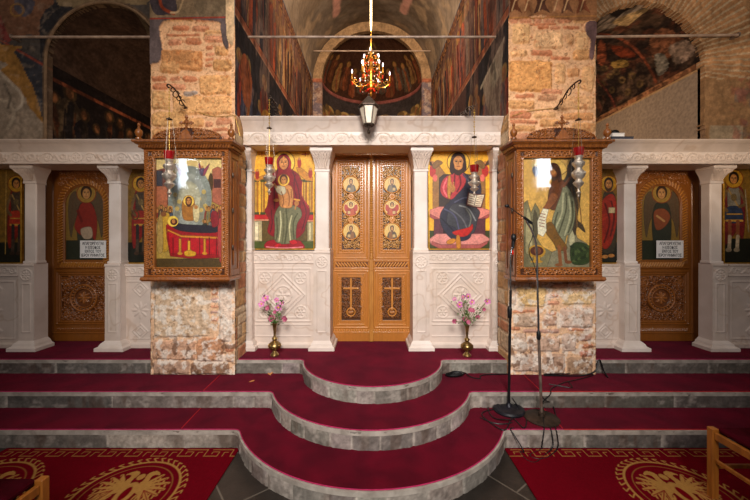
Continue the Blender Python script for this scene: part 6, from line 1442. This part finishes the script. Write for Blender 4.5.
b = MB(); b.lathe([(.010, 0), (.010, .05), (.002, .056)], ((605.5-CX)*3.6/F, 3.60, zb_), 10); o = b.build('candle_stub', paperM); tag(o, 'white candle stub beside the right case finial', 'candle')
leafD = M_two('dry_leaf', '#c87c3c', '#e09c60', 20, .7)
for i, (x, y, a) in enumerate(((252, 381.5, .3), (271.5, 373.5, 1.4), (269.5, 374.5, 2.4))):
    p = G(x, y, Z2+.003); b = MB(); d = Vector((math.cos(a), math.sin(a), 0)); e = Vector((-d.y, d.x, 0)); L_ = .028
    q = [p-d*L_, p-d*L_*.3+e*.010+Vector((0, 0, .006)), p+d*L_*.6+e*.009+Vector((0, 0, .004)), p+d*L_+Vector((0, 0, .012)), p+d*L_*.5-e*.010+Vector((0, 0, .007)), p-d*L_*.4-e*.009+Vector((0, 0, .003))]
    b.add(q+[v-Vector((0, 0, .0015)) for v in q], [tuple(range(6)), tuple(range(11, 5, -1))]+[(j, j+6, (j+1) % 6+6, (j+1) % 6) for j in range(6)])
    tag(b.build('fallen_leaf', leafD, None, smooth=False), ['dry orange leaf lying alone on the middle step carpet', 'dry orange leaf farther back, against the rounded platform riser', 'dry orange leaf touching its twin near the rounded platform riser'][i], 'leaf')
# ================================================================ LIGHT, CAMERA
def area(name, loc, target, size, power, col, sy=None):
    l = bpy.data.lights.new(name, 'AREA'); l.energy = power; l.color = col; l.size = size
    if sy: l.shape = 'RECTANGLE'; l.size_y = sy
    o = bpy.data.objects.new(name, l); C.objects.link(o); o.location = loc
    o.rotation_euler = (Vector(target)-Vector(loc)).to_track_quat('-Z', 'Y').to_euler(); return o
def spot(name, loc, target, power, col, ang=60, rad=.1, blend=.6):
    l = bpy.data.lights.new(name, 'SPOT'); l.energy = power; l.color = col; l.spot_size = math.radians(ang); l.shadow_soft_size = rad; l.spot_blend = blend
    o = bpy.data.objects.new(name, l); C.objects.link(o); o.location = loc; o.rotation_euler = (Vector(target)-Vector(loc)).to_track_quat('-Z', 'Y').to_euler(); return o
spot('frontal_fill', (0, -2.3, 3.9), (0, 3.6, 1.5), 1900, (1, .935, .88), 66, .7, 1.0)  # unseen frontal spot added behind the eye, brightening the centre of the screen
area('vault_daylight', (0, 1.5, 6.8), (0, 3.0, 1.0), 3.0, 60, (1, .90, .84))
area('window_light_left', (-5.6, -3.9, 3.75), (-1.5, 3.2, 1.8), .45, 26, (.82, .91, 1.0), 1.0)
area('window_light_right', (5.2, -3.9, 3.75), (1.5, 3.2, 1.8), .40, 26, (.85, .92, 1.0), 1.0)
spot('lamp_pier_left', (-1.0, 1.2, 3.2), (-1.95, 3.5, 3.55), 55, (1, .68, .40), 46, .15)
spot('lamp_pier_right', (1.0, 1.2, 3.2), (1.95, 3.5, 3.55), 60, (1, .68, .40), 46, .15)
spot('brick_wall_fill', (2.4, 0.6, 2.6), (4.2, 3.7, 3.4), 230, (1, .76, .54), 62, .25)  # unseen warm spot added to brighten the brick wall
spot('fresco_wall_fill', (-2.4, 0.6, 2.6), (-4.2, 3.7, 3.4), 75, (1, .76, .55), 62, .25)  # weaker twin, likewise added to lift the left fresco wall
def point(name, loc, power, col, rad=.1):
    l = bpy.data.lights.new(name, 'POINT'); l.energy = power; l.color = col; l.shadow_soft_size = rad; o = bpy.data.objects.new(name, l); C.objects.link(o); o.location = loc
point('chapel_fill_left', (-2.6, 4.9, 3.2), 9, (1, .72, .48)); point('chapel_fill_right', (2.6, 4.9, 3.2), 18, (1, .78, .58)); point('sanctuary_candles', (0, 5.0, 4.4), 36, (1, .76, .54), .3)  # the two chapel points are added, unseen, so the dark frescoes show
area('sanctuary_fill', (0, 5.0, 6.4), (0, 7.4, 4.9), .6, 90, (1, .76, .54))  # unseen area source added to lift the sanctuary frescoes
spot('apse_fill', (0, 4.6, 4.6), (0, 8.5, 5.0), 120, (1, .75, .5), 70, .2)  # spot added to brighten the apse, no such fitting in view
w = bpy.data.worlds.new('nave_air'); bpy.context.scene.world = w; w.use_nodes = True
w.node_tree.nodes['Background'].inputs[0].default_value = (1.0, .84, .74, 1); w.node_tree.nodes['Background'].inputs[1].default_value = .16
cam = bpy.data.cameras.new('camera'); co = bpy.data.objects.new('camera', cam); C.objects.link(co); bpy.context.scene.camera = co
co.location = (0, 0, EH); co.rotation_euler = (PI/2, 0, 0); cam.sensor_width = 36; cam.lens = F/750*36; cam.shift_x = 3/750; cam.shift_y = -10/750; cam.clip_start = .05
vs = bpy.context.scene.view_settings; vs.view_transform = 'Standard'; vs.look = 'None'; vs.gamma = 1; vs.exposure = 0.0; vs.use_curve_mapping = False
